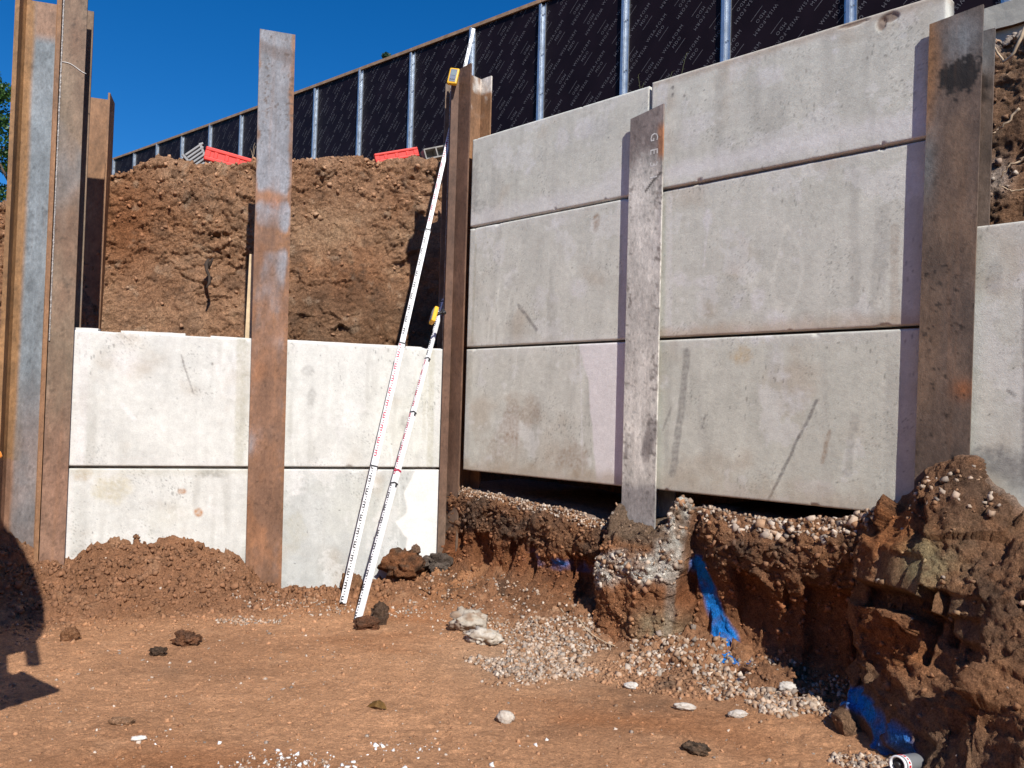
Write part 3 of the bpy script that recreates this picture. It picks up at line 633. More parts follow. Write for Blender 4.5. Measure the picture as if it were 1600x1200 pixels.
panel('upper white panel behind the two levelling staffs', FL, 0.115, 1.475, 0.965, 1.945, base=LB, group=gl,
      marks=[('line', [(.21, 1.92), (.20, .99)], .035, OL, .5), ('line', [(.26, 1.8), (.255, 1.2)], .02, OL, .35), ('blob', (1.20, 1.72), (.06, .05), DK, .35), ('blob', (1.17, 1.5), (.05, .12), DK, .4),
             ('blob', (.30, 1.66), (.035, .03), BR, .6), ('blob', (.42, 1.33), (.05, .09), GY, .5), ('line', [(1.43, 1.9), (1.43, 1.0)], .05, WH, .7)],
      tongue=[(0.28, 1.46, .012), (0.13, .24, .006)])
panel('lower white panel with a paler wet edged right third behind the staff feet', FL, 0.115, 1.475, -0.05, 0.945, base=(0.49, 0.50, 0.475), group=gl,
      marks=[('side', [(.32, .95), (.40, .76), (.38, .60), (.46, .52), (.38, .39), (.40, .0)], -1, (0.76, 0.735, 0.70), .95), ('blob', (1.25, .45), (.1, .2), OL, .4), ('line', [(1.40, .9), (1.38, .1)], .03, OL, .3)], tongue=[(0.13, 1.46, .012)])
panel('bottom right wall panel with a white strip, overhanging the dug bank by the corner', FR, 0.115, 1.860, 0.955, 1.945, group=gr,
      marks=[('side', [(1.30, 1.95), (1.36, 1.75), (1.40, 1.66), (1.42, 1.45), (1.44, 1.29), (1.49, .94)], 1, (0.72, 0.68, 0.66), .95), ('line', [(1.31, 1.9), (1.36, 1.0)], .006, WH, .6),
             ('blob', (.66, 1.40), (.12, .22), BR, .55), ('blob', (.85, 1.46), (.12, .2), BR, .4), ('blob', (1.24, 1.12), (.22, .14), BR, .55), ('blob', (.55, 1.15), (.3, .16), BR, .4), ('band', .97, .14, (0.36, 0.28, 0.19), .6),
             ('blob', (.16, 1.75), (.05, .3), OL, .5)], tongue=[(0.13, 1.84, .012)])
panel('middle right wall panel with a slanting dark gash, next to the brown corner pile', FR, 0.115, 1.860, 1.965, 2.945, group=gr,
      marks=[('line', [(.69, 2.27), (.80, 2.16), (.88, 2.07)], .018, DK, .8), ('blob', (1.29, 2.36), (.12, .08), WH, .6), ('blob', (1.43, 2.83), (.04, .08), BR, .7), ('blob', (1.06, 2.86), (.14, .05), WH, .6),
             ('line', [(1.72, 2.9), (1.72, 2.0)], .07, WH, .65), ('line', [(.19, 2.8), (.18, 2.0)], .02, OL, .6), ('blob', (.65, 2.45), (.13, .09), GY, .25)], tongue=[(0.13, 1.84, .012)])
panel('top right wall panel with white splash spots beside the corner pile', FR, 0.115, 1.855, 2.965, 3.695, group=gr,
      marks=[('blob', (1.28, 3.53), (.12, .10), WH, .7), ('blob', (1.10, 3.50), (.10, .10), WH, .6), ('blob', (1.42, 3.50), (.18, .12), (.38, .38, .35), .4), ('band', 3.03, .12, WH, .5), ('blob', (1.6, 3.12), (.2, .10), WH, .5),
             ('blob', (.16, 3.3), (.06, .3), GY, .55), ('blob', (.22, 3.12), (.08, .08), GY, .5)])
panel('bottom right wall panel with a long slanting crack and a vertical dirt streak', FR, 1.880, 3.730, 0.955, 1.945, base=(0.565, 0.560, 0.480), group=gr,
      marks=[('line', [(2.19, 1.86), (2.16, 1.49), (2.10, 1.07)], .035, GY, .75), ('line', [(3.05, 1.56), (2.99, 1.43), (2.91, 1.28), (2.83, 1.10), (2.76, .96)], .012, DK, .8), ('line', [(3.12, 1.38), (3.08, 1.21)], .016, BR, .6),
             ('line', [(3.26, 1.47), (3.22, 1.15)], .03, GY, .35), ('blob', (2.56, 1.82), (.10, .08), (.50, .36, .18), .55), ('blob', (3.05, 1.05), (.14, .06), WH, .4), ('band', .97, .16, (0.38, 0.31, 0.22), .5), ('line', [(2.08, 1.5), (2.02, 1.35)], .01, DK, .5), ('line', [(2.32, 1.40), (2.335, 1.46), (2.31, 1.37)], .008, DK, .6)], tongue=[(1.90, 3.72, .012)])
panel('middle right wall panel with white flower shaped bloom and drip', FR, 1.880, 3.730, 1.965, 2.945, group=gr,
      marks=[('blob', (2.32, 2.71), (.05, .07), WH, .9), ('line', [(2.32, 2.66), (2.30, 2.41)], .008, WH, .6), ('blob', (2.12, 2.34), (.08, .08), WH, .7), ('blob', (2.31, 2.31), (.10, .06), WH, .6), ('blob', (2.68, 2.16), (.06, .09), WH, .7),
             ('blob', (2.79, 2.04), (.10, .08), WH, .75), ('blob', (2.58, 1.99), (.09, .04), WH, .6), ('line', [(2.03, 2.9), (2.05, 2.0)], .035, WH, .5), ('band', 1.98, .09, (0.42, 0.30, 0.19), .5), ('line', [(3.39, 2.6), (3.37, 2.0)], .05, GY, .35), ('line', [(3.46, 2.5), (3.46, 2.0)], .03, BR, .3)], tongue=[(1.90, 3.72, .012)])
panel('top right wall panel with a chipped upper rim, next to the dark pile', FR, 1.885, 3.705, 2.962, 3.705, o=0.014, group=gr,
      marks=[('blob', (3.12, 3.64), (.025, .02), WH, .8), ('blob', (3.13, 3.56), (.025, .025), WH, .7), ('blob', (2.72, 3.53), (.12, .08), WH, .6), ('band', 3.06, .10, WH, .65), ('band', 3.69, .05, (.42, .34, .26), .6), ('blob', (2.2, 3.3), (.12, .12), (.66, .64, .62), .5), ('line', [(1.97, 3.65), (1.98, 3.0)], .05, WH, .5),
             ('blob', (2.05, 3.63), (.012, .014), DK, .9), ('blob', (2.05, 3.58), (.014, .016), DK, .9), ('blob', (2.14, 3.55), (.012, .012), DK, .8), ('blob', (2.22, 3.30), (.012, .012), DK, .9)],
      chips=[(3.42, 3.665, .055, .035), (3.38, 3.64, .03, .05), (3.22, 3.69, .10, .014)])
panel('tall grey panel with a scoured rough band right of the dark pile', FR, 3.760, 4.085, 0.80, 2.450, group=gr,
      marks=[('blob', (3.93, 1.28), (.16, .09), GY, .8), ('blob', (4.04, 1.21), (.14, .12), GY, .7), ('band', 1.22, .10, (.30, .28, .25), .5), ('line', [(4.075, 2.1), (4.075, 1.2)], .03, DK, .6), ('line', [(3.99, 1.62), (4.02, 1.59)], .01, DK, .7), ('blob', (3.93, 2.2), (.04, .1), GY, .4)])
panel('darker panel past the rightmost pile', FR, 4.10, 5.8, 0.80, 2.43, o=-0.01, group=gr, base=(0.36, 0.34, 0.31), name='concrete_panel')  # darker base colour than the other panels

# ------------------------------------------------------------------ steel piles
RU = np.array((0.205, 0.110, 0.066)); RO = np.array((0.315, 0.150, 0.062)); MS = np.array((0.215, 0.240, 0.270)); DB = np.array((0.105, 0.068, 0.050)); CE = np.array((0.375, 0.362, 0.325))
def steel_col(style, seed):
    def f(S, O, Z):
        P = np.stack([S, O * 2.0, Z], -1) + seed * 7.1
        n1 = fbm(P * np.array([1.4, 1, .55]), 2.4, 4, 201 + seed); n2 = fbm(P * np.array([1, 1, .5]), 9, 4, 202); n3 = fbm(P, 34, 3, 203); n4 = fbm(P * np.array([3, 1, .35]), 4, 3, 204)
        c = np.tile(RU, (len(S), 1)); c = mixc(c, RO, sstep(0.0, 0.45, n1 + 0.4 * n3) * 0.6); c = mixc(c, DB, sstep(0.15, 0.5, fbm(P, 4, 4, 205) + 0.2 * n3) * 0.55)
        if style == 'grey':            # flat pile: mill scale above, rust blooms below
            s0, s1 = 1.35 + 0.0125 * (Z - .2), 1.62 + 0.0125 * (Z - .2); mid = sstep(0.004, 0.035, np.minimum(S - s0, s1 - S) + 0.035 * n2)
            k = sstep(2.1, 3.5, Z + 0.5 * n1); g = np.clip(k * (0.9 + 0.7 * n1) + (1 - k) * (0.16 + 1.0 * n1), 0, 1) * (0.35 + 0.65 * mid)
            band = np.exp(-((Z - 2.72) / .07) ** 2) * 1.0 + np.exp(-((Z - 3.05) / .05) ** 2) * .5; g = np.clip(g - band, 0, 1)
            g = sstep(0.15, 0.80, g + 0.25 * n2); c = mixc(c, MS, g * 0.82); c = mixc(c, (0.27, 0.125, 0.060), (1 - g) * sstep(0.0, 0.4, fbm(P * np.array([1, 1, .6]), 5, 4, 213)) * 0.7)
            fl = sstep(0.18, 0.42, n3 + 0.8 * n4) * sstep(3.4, 3.9, Z); c = mixc(c, (0.13, 0.085, 0.06), fl * 0.75)
            c = mixc(c, (0.115, 0.075, 0.06), sstep(0.08, 0.03, np.abs(Z - 4.2 - 0.1 * n1)) * 0.5)
            c = mixc(c, (0.24, 0.11, 0.065), np.exp(-((Z - 3.0) / .06) ** 2 - ((S - 1.49) / .06) ** 2) * np.clip(0.6 + 1.5 * n3, 0, 0.8))
        elif style == 'brown':
            c = mixc(c, (0.135, 0.075, 0.050), 0.7 + 0 * n1); c = mixc(c, (0.20, 0.095, 0.055), sstep(0.1, 0.5, n1) * 0.5)
            c = mixc(c, (0.22, 0.16, 0.115), sstep(1.2, 0.3, Z) * 0.6)
        elif style == 'rear':          # bright rust with flaked white paint
            c = mixc(c, (0.30, 0.165, 0.085), 0.6 + 0 * n1); wp = sstep(0.10, 0.3, n2 + 0.5 * n4 + 0.25 * (Z > 4.15)) * sstep(3.95, 4.05, Z); c = mixc(c, (0.66, 0.62, 0.56), wp * 0.8)
        elif style == 'cement':        # middle pile: cement wash, dark bare head and foot
            c = mixc(c, CE * 1.5, 0.86 + 0 * n1); c = mixc(c, (0.52, 0.49, 0.46), sstep(0.1, 0.5, n1) * 0.5)
            sp = sstep(0.12, 0.36, n3 + 0.55 * n2) * (0.12 + 0.75 * sstep(0.09, 0.02, np.minimum(S - 1.74, 2.004 - S))); c = mixc(c, (0.16, 0.135, 0.115), sp * 0.75)
            hd = sstep(3.00, 3.25, Z + 0.25 * n1 + 0.12 * n2); sk = np.clip(0.95 - 0.9 * sstep(0.1, 0.45, n3 + 0.3 * n2) * sstep(3.40, 3.10, Z), 0, 1)
            c = mixc(c, (0.155, 0.120, 0.108), hd * sk * 0.92)
            mid = sstep(3.02, 3.1, Z + .1 * n2) * sstep(3.25, 3.15, Z + .1 * n2); c = mixc(c, CE, mid * sstep(0.0, 0.25, n3) * 0.6)
            c = mixc(c, (0.33, 0.14, 0.06), sstep(1.955, 1.985, S + 0.01 * n2) * sstep(3.12, 3.2, Z) * sstep(3.42, 3.34, Z) * 0.85)
            dk = np.exp(-((Z - 1.25) / .25) ** 2) * sstep(0.0, 0.35, n2 + 0.5 * n4); c = mixc(c, (0.14, 0.125, 0.12), dk * 0.8)
            c = mixc(c, (0.20, 0.185, 0.18), sstep(1.02, 0.94, Z + 0.03 * n2) * 0.85)
            ln = seg_mask(S + .004 * n3, Z, [(1.875, 2.955), (1.93, 3.01), (1.995, 3.06)], .006, .011) ; c = mixc(c, (0.03, 0.025, 0.02), ln * 0.9)
        elif style == 'dark':          # right-hand pile
            c = mixc(c, (0.150, 0.116, 0.092), 0.80 + 0 * n1); c = mixc(c, (0.24, 0.155, 0.095), sstep(0.1, 0.5, n1) * 0.45); c = mixc(c, (0.10, 0.078, 0.064), sstep(0.1, 0.45, fbm(P * np.array([1, 1, .4]), 2, 3, 208)) * 0.6)
            c = mixc(c, (0.26, 0.29, 0.30), np.exp(-((Z - 3.42) / .13) ** 2 - ((S - 3.80) / .09) ** 2) * 0.75)
            c = mixc(c, (0.40, 0.20, 0.08), sstep(0.10, 0.0, S - 3.605 - 0.02 * (Z - 3) + 0.05 * n2) * sstep(2.85, 3.05, Z) * 0.85)
            tar = sstep(1.15, 0.90, np.hypot((S - 3.775) / .085, (Z - 3.235 - 0.4 * (S - 3.775)) / .085) + 0.8 * n2 + 0.9 * n3); c = mixc(c, (0.016, 0.014, 0.012), tar * 0.95)
            c = mixc(c, (0.24, 0.27, 0.27), np.exp(-((Z - 2.80) / .2) ** 2 - ((S - 3.63) / .04) ** 2) * 0.6)
            c = mixc(c, (0.34, 0.13, 0.05), np.exp(-((Z - 1.62) / .05) ** 2 - ((S - 3.81) / .05) ** 2) * 0.8)
            sp = sstep(0.32, 0.45, n3 + 0.35 * n2) * (Z < 2.3); c = mixc(c, (0.035, 0.028, 0.022), sp * 0.8)
        elif style == 'webface':       # bare blue-grey web with orange root fillets
            m = sstep(0.095, 0.06, np.abs(S - 3.135) + 0.015 * n1); c = mixc(c, (0.275, 0.150, 0.055), sstep(3.15, 3.20, S) * 0.65 * (Z > 1.0))
            c = mixc(c, (0.185, 0.212, 0.232), m * np.clip(1.05 - 0.5 * sstep(1.9, 1.0, Z) + 0.25 * n1, 0, 1)); c = mixc(c, RO, sstep(4.02, 4.12, Z) * m * 0.7)
        elif style == 'khaki':         # welded plate, mud-smeared
            c = mixc(c, (0.225, 0.172, 0.118), np.clip(0.65 + 1.0 * n1, 0, 0.95)); c = mixc(c, (0.23, 0.225, 0.215), sstep(0.1, 0.4, fbm(P * np.array([1, 1, .4]), 3, 3, 207)) * 0.7)
            c = mixc(c, (0.27, 0.145, 0.095), sstep(1.9, 0.9, Z + 0.3 * n1) * 0.7)
        elif style == 'orange':
            c = mixc(c, (0.33, 0.175, 0.085), np.clip(0.7 + 0.5 * n1, 0, 1))
        vs_ = fbm(P * np.array([5, 1, .12]), 5, 4, 210); c = mixc(c, DB, sstep(0.15, 0.45, vs_) * 0.18); c = mixc(c, RO, sstep(0.15, 0.45, fbm(P * np.array([4, 1, .10]), 5, 4, 211)) * (0.0 if style in ('cement', 'brown') else 0.18)); fk = sstep(0.26, 0.45, n3 + 0.45 * n4); c = c * (1 - 0.35 * fk)[:, None]; gl_ = sstep(0.30, 0.5, fbm(P * np.array([6, 1, .25]), 6, 3, 209)); c = c * (1 + 0.15 * gl_)[:, None]
        c = c * {'dark': 0.80, 'brown': 0.82, 'cement': 1.18, 'khaki': 0.88, 'orange': 0.85}.get(style, 1.0); big = fbm(P * np.array([1.3, 1, .5]), 3.2, 4, 212)
        return np.clip(c * (1 + 0.12 * n3 + 0.18 * n2 + 0.42 * big)[:, None], 0.008, 0.8)
    return f
def h_pile(label, fr, s0, s1, of, z0, z1, style, seed, depth=0.257, tf=0.016, tw=0.012, lean=(0, 0), rear=None, cut=0.0, group='steel piles'):
    root = empty('steel_pile', label, 'steel pile', group); col = steel_col(style, seed); rc = steel_col(rear or style, seed + 3)
    sm = (s0 + s1) / 2
    def tilt_top(s, o, z): return s, o, z + np.where(z > z1 - 1e-6, cut * (s - s0), 0)
    prism_obj('front_flange', M_STEEL, root, fr, rect(s0, s1, of - tf, of), z0, z1, res=0.011, zres=0.011, colfn=col, lean=lean, disp=tilt_top)
    prism_obj('web', M_STEEL, root, fr, rect(sm - tw / 2, sm + tw / 2, of - depth + tf + .0005, of - tf - .0005), z0, z1 - 0.001, res=0.03, zres=0.03, colfn=rc, lean=lean)
    prism_obj('rear_flange', M_STEEL, root, fr, rect(s0, s1, of - depth, of - depth + tf), z0, z1, res=0.03, zres=0.03, colfn=rc, lean=lean)
    return root
h_pile('rusty grey flat pile between the two bays of white panels', FL, 1.338, 1.603, 0.05, -0.6, 4.350, 'grey', 1, lean=(0.0115, 0))
corner = h_pile('brown corner pile with white flaked paint on its rear half', FR, -0.125, 0.118, 0.05, -0.3, 4.300, 'brown', 2, rear='rear', cut=0.12)
prism_obj('slot_plate', M_STEEL, corner, FL, rect(0.060, 0.122, 0.020, 0.036), -0.3, 4.245, res=0.012, zres=0.02, colfn=steel_col('brown', 6))
prism_obj('rear_slot_plate', M_STEEL, corner, FL, rect(-0.02, 0.118, -0.222, -0.206), 0.0, 4.262, res=0.012, zres=0.03, colfn=steel_col('khaki', 7))
def weld(parent, fr, s, o, z0, z1, lean=0.0, r=0.006):
    n = int((z1 - z0) / 0.010); pts = []; rr = []
    for k in range(n):
        z = z0 + (z1 - z0) * k / (n - 1); pts.append(fr.pt(s + lean * (z - z0) + rnd.uniform(-.001, .001), o, z)); rr.append(r * rnd.uniform(.75, 1.25))
    return tube_obj('weld_bead', pts, rr, M_WELD, parent, 6)
weld(corner, FR, -0.126, 0.046, 0.9, 4.26)
midp = h_pile('cement washed pile in the middle of the right hand wall', FR, 1.740, 2.004, 0.05, 0.30, 3.478, 'cement', 3, cut=0.17)
rightp = h_pile('dark brown pile with a black tar blotch at the right', FR, 3.575, 3.825, 0.055, 0.6, 3.535, 'dark', 4, lean=(0.0205, 0), cut=0.10)
p1 = empty('steel_pile', 'tall pile of two welded steel sections at the left edge', 'steel pile', 'steel piles')
ln = (0.004, 0)
prism_obj('web', M_STEEL, p1, FL, rect(3.035, 3.285, -0.10, -0.085), -0.4, 4.335, res=0.012, zres=0.018, colfn=steel_col('webface', 8), lean=ln)
prism_obj('left_flange', M_STEEL, p1, FL, [(3.262, -.22), (3.290, -.22), (3.290, .060), (3.262, .060), (3.262, -.04), (3.250, -.075), (3.225, -.0848), (3.225, -.1002), (3.262, -.1002)], -0.4, 4.42, res=0.03, zres=0.02, colfn=steel_col('webface', 9), lean=ln)
prism_obj('right_flange', M_STEEL, p1, FL, [(3.000, -.22), (3.026, -.22), (3.026, -.1002), (3.060, -.1002), (3.060, -.0848), (3.040, -.075), (3.026, -.04), (3.026, .050), (3.000, .050)], -0.4, 4.42, res=0.03, zres=0.02, colfn=steel_col('orange', 10), lean=ln)
prism_obj('front_plate', M_STEEL, p1, FL, rect(2.836, 2.994, 0.032, 0.048), -0.4, 4.43, res=0.011, zres=0.012, colfn=steel_col('khaki', 11), lean=ln)
prism_obj('web', M_STEEL, p1, FL, rect(2.930, 2.942, -0.19, 0.0315), -0.4, 4.30, res=0.05, zres=0.05, colfn=steel_col('brown', 12), lean=ln)
prism_obj('rear_plate', M_STEEL, p1, FL, rect(2.835, 2.994, -0.207, -0.191), -0.4, 4.375, res=0.03, zres=0.03, colfn=steel_col('khaki', 13), lean=ln)
weld(p1, FL, 2.997, 0.050, 1.85, 4.40, 0.004)
tube_obj('chalk_line', [FL.pt(3.0 - 0.158 * t, 0.0515, 3.865 - .05 * t + .012 * math.sin(t * 5)) for t in np.linspace(0, 1, 9)], [.0028] * 9, M_CHALK, p1, 5)
pc = empty('steel_pile', 'orange brown pile standing farther back beside the tall left pile', 'steel pile', 'steel piles')
prism_obj('web', M_STEEL, pc, FL, rect(2.895, 3.15, -1.335, -1.323), 0.4, 4.105, res=0.03, zres=0.03, colfn=steel_col('orange', 14))
prism_obj('right_flange', M_STEEL, pc, FL, rect(2.878, 2.894, -1.46, -1.20), 0.4, 4.125, res=0.03, zres=0.03, colfn=steel_col('orange', 15))
prism_obj('left_flange', M_STEEL, pc, FL, rect(3.151, 3.167, -1.46, -1.20), 0.4, 4.125, res=0.03, zres=0.03, colfn=steel_col('orange', 16))

def text_mesh(body, size, extrude=0.0):
    cu_ = bpy.data.curves.new('lettering', 'FONT'); cu_.body = body; cu_.size = size; cu_.align_x = 'CENTER'; cu_.align_y = 'CENTER'; cu_.extrude = extrude; cu_.resolution_u = 2
    cu_.space_character = 1.25
    ob = bpy.data.objects.new('lettering', cu_); COL.objects.link(ob); dg = bpy.context.evaluated_depsgraph_get(); dg.update()
    me = bpy.data.meshes.new_from_object(ob.evaluated_get(dg)); COL.objects.unlink(ob); bpy.data.objects.remove(ob)
    return me
def frame_matrix(fr, s, o, z, rot=0.0, flip=1):
    """x axis runs to the viewer's right along the wall, y up, z out of the wall"""
    x = Vector((*(fr.d * flip), 0)); zz = Vector((*fr.n, 0)); y = Vector((0, 0, 1))
    m = Matrix((x, y, zz)).transposed().to_4x4(); m.translation = Vector(fr.pt(s, o, z))
    return m @ Matrix.Rotation(rot, 4, 'Z')
# painted letters on the head of the middle pile, running down it
lt = text_mesh('G E 3 1', 0.085); lt.materials.append(M_CHALK); lt.transform(frame_matrix(FR, 1.935, 0.0512, 3.18, math.radians(-90)))
tag(link('painted_letters', lt, None, midp), kind='stuff')

# ------------------------------------------------------------------ hoarding on top
OH = -2.5; S0, DS = -1.378, 1.2125
def h_top(s): return 6.371 - 0.046 * (s + 1.38) + (0.0006 * (s + 1.38) ** 2 if s < -1.38 else 0)
hoard = empty('site_hoarding', 'black printed plywood hoarding on galvanised posts above the walls', 'hoarding')
mk = []
t1m = text_mesh('WISA-FORM', 0.052); t2m = text_mesh('MDO', 0.050)
def bm_text(bm, me, m):
    t = me.copy(); t.transform(m); bm.from_mesh(t); bpy.data.meshes.remove(t)
def sheet_marks(seed):
    bm = bmesh.new(); r = random.Random(seed); ox, oy = r.uniform(0, .3), r.uniform(0, .3)
    for i in range(-16, 17):
        for j in range(-12, 13):
            x = i * .205 + j * .30 + ox; y = -i * .172 + j * .215 + oy
            if abs(x) > .78 or abs(y) > 1.4: continue
            base = Matrix.Translation((x, y, 0)) @ Matrix.Rotation(math.radians(47 + (180 if j % 2 else 0)), 4, 'Z')
            bm_text(bm, t1m, base @ Matrix.Translation((0, .045, 0))); bm_text(bm, t2m, base @ Matrix.Translation((.0, -.02, 0)))
            q = [bm.verts.new(base @ Vector(p)) for p in ((-.085, -.082, 0), (.085, -.082, 0), (.085, -.077, 0), (-.085, -.077, 0))]; bm.faces.new(q)
    for co, no in (((-.6, 0, 0), (-1, 0, 0)), ((.6, 0, 0), (1, 0, 0)), ((0, -1.2, 0), (0, -1, 0)), ((0, 1.2, 0), (0, 1, 0))):
        bmesh.ops.bisect_plane(bm, geom=bm.verts[:] + bm.edges[:] + bm.faces[:], plane_co=co, plane_no=no, clear_outer=True)
    me = bpy.data.meshes.new('printed_lettering'); bm.to_mesh(me); bm.free(); me.materials.append(M_PRINT); return me
mark_meshes = [sheet_marks(k) for k in range(3)]
hat = [(-.050, .0005), (-.020, .0005), (-.020, .042), (.012, .042), (.014, .004), (.060, .004), (.060, .016), (.064, .016), (.064, .0), (.018, .0), (.016, .038), (-.016, .038), (-.016, -.0035), (-.050, -.0035)]
for k in range(-14, 7):
    sA = S0 + DS * k; sB = sA + DS; tA, tB = h_top(sA), h_top(sB)
    # sheet: sheared to follow the raking top edge
    V = []; g = .003
    for oo in (OH - .018, OH):
        for (s, zt) in ((sA + g, tA), (sB - g, tB)):
            V += [FR.pt(s, oo, zt - 2.44), FR.pt(s, oo, zt)]
    me = mesh('plywood_sheet', V, [(4, 6, 7, 5), (0, 1, 3, 2), (0, 2, 6, 4), (1, 5, 7, 3), (0, 4, 5, 1), (2, 3, 7, 6)])
    sh = link('plywood_sheet', me, M_PLY, hoard)
    if k > -13:
        sl_ = (tB - tA) / DS; m = mark_meshes[k % 3].copy()
        m.transform(frame_matrix(FR, (sA + sB) / 2, OH + .003, (tA + tB) / 2 - 1.22) @ Matrix(((1, 0, 0, 0), (sl_, 1, 0, 0), (0, 0, 1, 0), (0, 0, 0, 1))))
        tag(link('printed_lettering', m, None, sh), kind='stuff')
    # post at sA
    post = prism_obj('post', M_GALV, hoard, FR, [(sA + a, OH + .001 + b) for a, b in hat], tA - 2.55, tA - (.012 if k % 2 else .05))
    bm = bmesh.new()
    for zz in (tA - .20, tA - .62, tA - 1.08, tA - 1.5):
        mm = Matrix.Translation(Vector(FR.pt(sA + .036, OH + .010, zz + rnd.uniform(-.05, .05)))) @ Matrix.Rotation(math.radians(90), 4, 'X') @ Matrix.Rotation(0.8, 4, 'Y')
        bmesh.ops.create_cone(bm, cap_ends=True, segments=6, radius1=.008, radius2=.007, depth=.014, matrix=mm)
    tag(bm_obj('bolts', bm, M_GALV, post), kind='stuff')
    V = []
    for oo in (OH + .002, OH + .030):
        for (s, zt) in ((sA + .006, tA), (sB - .006, tB)):
            V += [FR.pt(s, oo, zt - .040 + .018), FR.pt(s, oo, zt + .022)]
    link('top_capping', mesh('top_capping', V, [(4, 6, 7, 5), (0, 1, 3, 2), (0, 2, 6, 4), (1, 5, 7, 3), (0, 4, 5, 1), (2, 3, 7, 6)]), M_TIMBER, hoard)
# concrete footing under the hoarding
def conc_small(s, o, z): return np.tile((0.40, 0.38, 0.33), (len(s), 1)) * (1 + 0.2 * fbm(np.stack([s, o, z], -1), 5, 3, 301))[:, None]
foot = prism_obj('concrete_footing', M_CONC, None, FR, rect(1.5, 7.0, -2.46, -2.10), 4.05, 4.55, res=0.06, zres=0.06, colfn=conc_small, disp=lambda s, o, z: (s, o + .01 * fbm(np.stack([s, o, z], -1), 4, 2, 302), z + 0.03 * (s - 3.5)))
tag(foot, 'low concrete footing under the hoarding at the far right', 'footing')


def backcol(s, o, z): P = np.stack([s, o, z], -1); return soil_col(P, .3, .4, .2, 17)
bf = prism_obj('backfill', M_SOIL, None, FR, rect(0.35, 3.62, -1.15, -0.32), 0.99, 3.30, res=0.12, zres=0.12, colfn=backcol, disp=lambda s, o, z: (s + .03 * fbm(np.stack([s, o, z], -1), 5, 3, 311), o, z + .06 * fbm(np.stack([s, o, z * 0], -1), 3, 3, 312) * (z > 2)))  # unseen soil block put in so the gap under the panels stays dark
tag(bf, 'unseen earth backfill added behind the right hand wall to block light', kind='structure')
# ------------------------------------------------------------------ loose stones and clods
ICO_V = []; ICO_F = []
_bm = bmesh.new(); bmesh.ops.create_icosphere(_bm, subdivisions=1, radius=1.0); _bm.verts.ensure_lookup_table()
ICO_V = np.array([v.co[:] for v in _bm.verts]); ICO_F = np.array([[v.index for v in f.verts] for f in _bm.faces]); _bm.free()
CUB_V = np.array([(-1, -1, -1), (1, -1, -1), (1, 1, -1), (-1, 1, -1), (-1, -1, 1), (1, -1, 1), (1, 1, 1), (-1, 1, 1)], float) * .72
CUB_F = np.array([(0, 3, 2), (0, 2, 1), (4, 5, 6), (4, 6, 7), (0, 1, 5), (0, 5, 4), (1, 2, 6), (1, 6, 5), (2, 3, 7), (2, 7, 6), (3, 0, 4), (3, 4, 7)])
def rand_rot(n):
    q = rng.normal(size=(n, 4)); q /= np.linalg.norm(q, axis=1, keepdims=True); w, x, y, z = q.T
    return np.stack([np.stack([1 - 2 * (y * y + z * z), 2 * (x * y - z * w), 2 * (x * z + y * w)], -1),
                     np.stack([2 * (x * y + z * w), 1 - 2 * (x * x + z * z), 2 * (y * z - x * w)], -1),
                     np.stack([2 * (x * z - y * w), 2 * (y * z + x * w), 1 - 2 * (x * x + y * y)], -1)], -2)
def scatter(name, pos, size, cols, label, mat=M_STONE, flat=(0.45, 1.15), jit=0.42):
    ICO_V, ICO_F = CUB_V, CUB_F      # angular chips
    n = len(pos); sc = rng.uniform(flat[0], flat[1], (n, 3)) * size[:, None]
    V = ICO_V[None] * (1 + rng.uniform(-jit, jit, (n, len(ICO_V), 3))) * sc[:, None, :]
    V = np.einsum('nij,nkj->nki', rand_rot(n), V) + pos[:, None, :]
    F = ICO_F[None] + (np.arange(n) * len(ICO_V))[:, None, None]
    c = np.repeat(cols[:, None, :], len(ICO_V), 1)
    ob = link(name, mesh(name, V.reshape(-1, 3), F.reshape(-1, 3), c.reshape(-1, 3)), mat)
    return tag(ob, label, None, None, 'stuff')
def floor_pts(x, y): return np.stack([x, y, floor_z(x, y)], -1)
def vary(base, n, k=0.25):
    b = np.array(base, float)[rng.integers(0, len(base), n)]; return np.clip(b * (1 + rng.uniform(-k, k, (n, 1))), 0.01, 0.85)
GRAV = [(0.45, 0.35, 0.27), (0.40, 0.29, 0.21), (0.50, 0.41, 0.33), (0.34, 0.22, 0.14), (0.31, 0.26, 0.22), (0.54, 0.47, 0.40), (0.30, 0.17, 0.095)]
DIRT = [(0.27, 0.135, 0.07), (0.20, 0.10, 0.055), (0.13, 0.08, 0.055), (0.34, 0.18, 0.10), (0.37, 0.21, 0.125)]
def ellipse(n, cx, cy, rx, ry, rot=0.0, soft=0.55):
    a = rng.uniform(0, 2 * math.pi, n); r = rng.uniform(0, 1, n) ** soft; u, v = r * np.cos(a) * rx, r * np.sin(a) * ry
    return cx + u * math.cos(rot) - v * math.sin(rot), cy + u * math.sin(rot) + v * math.cos(rot)
gp = []; gs = []
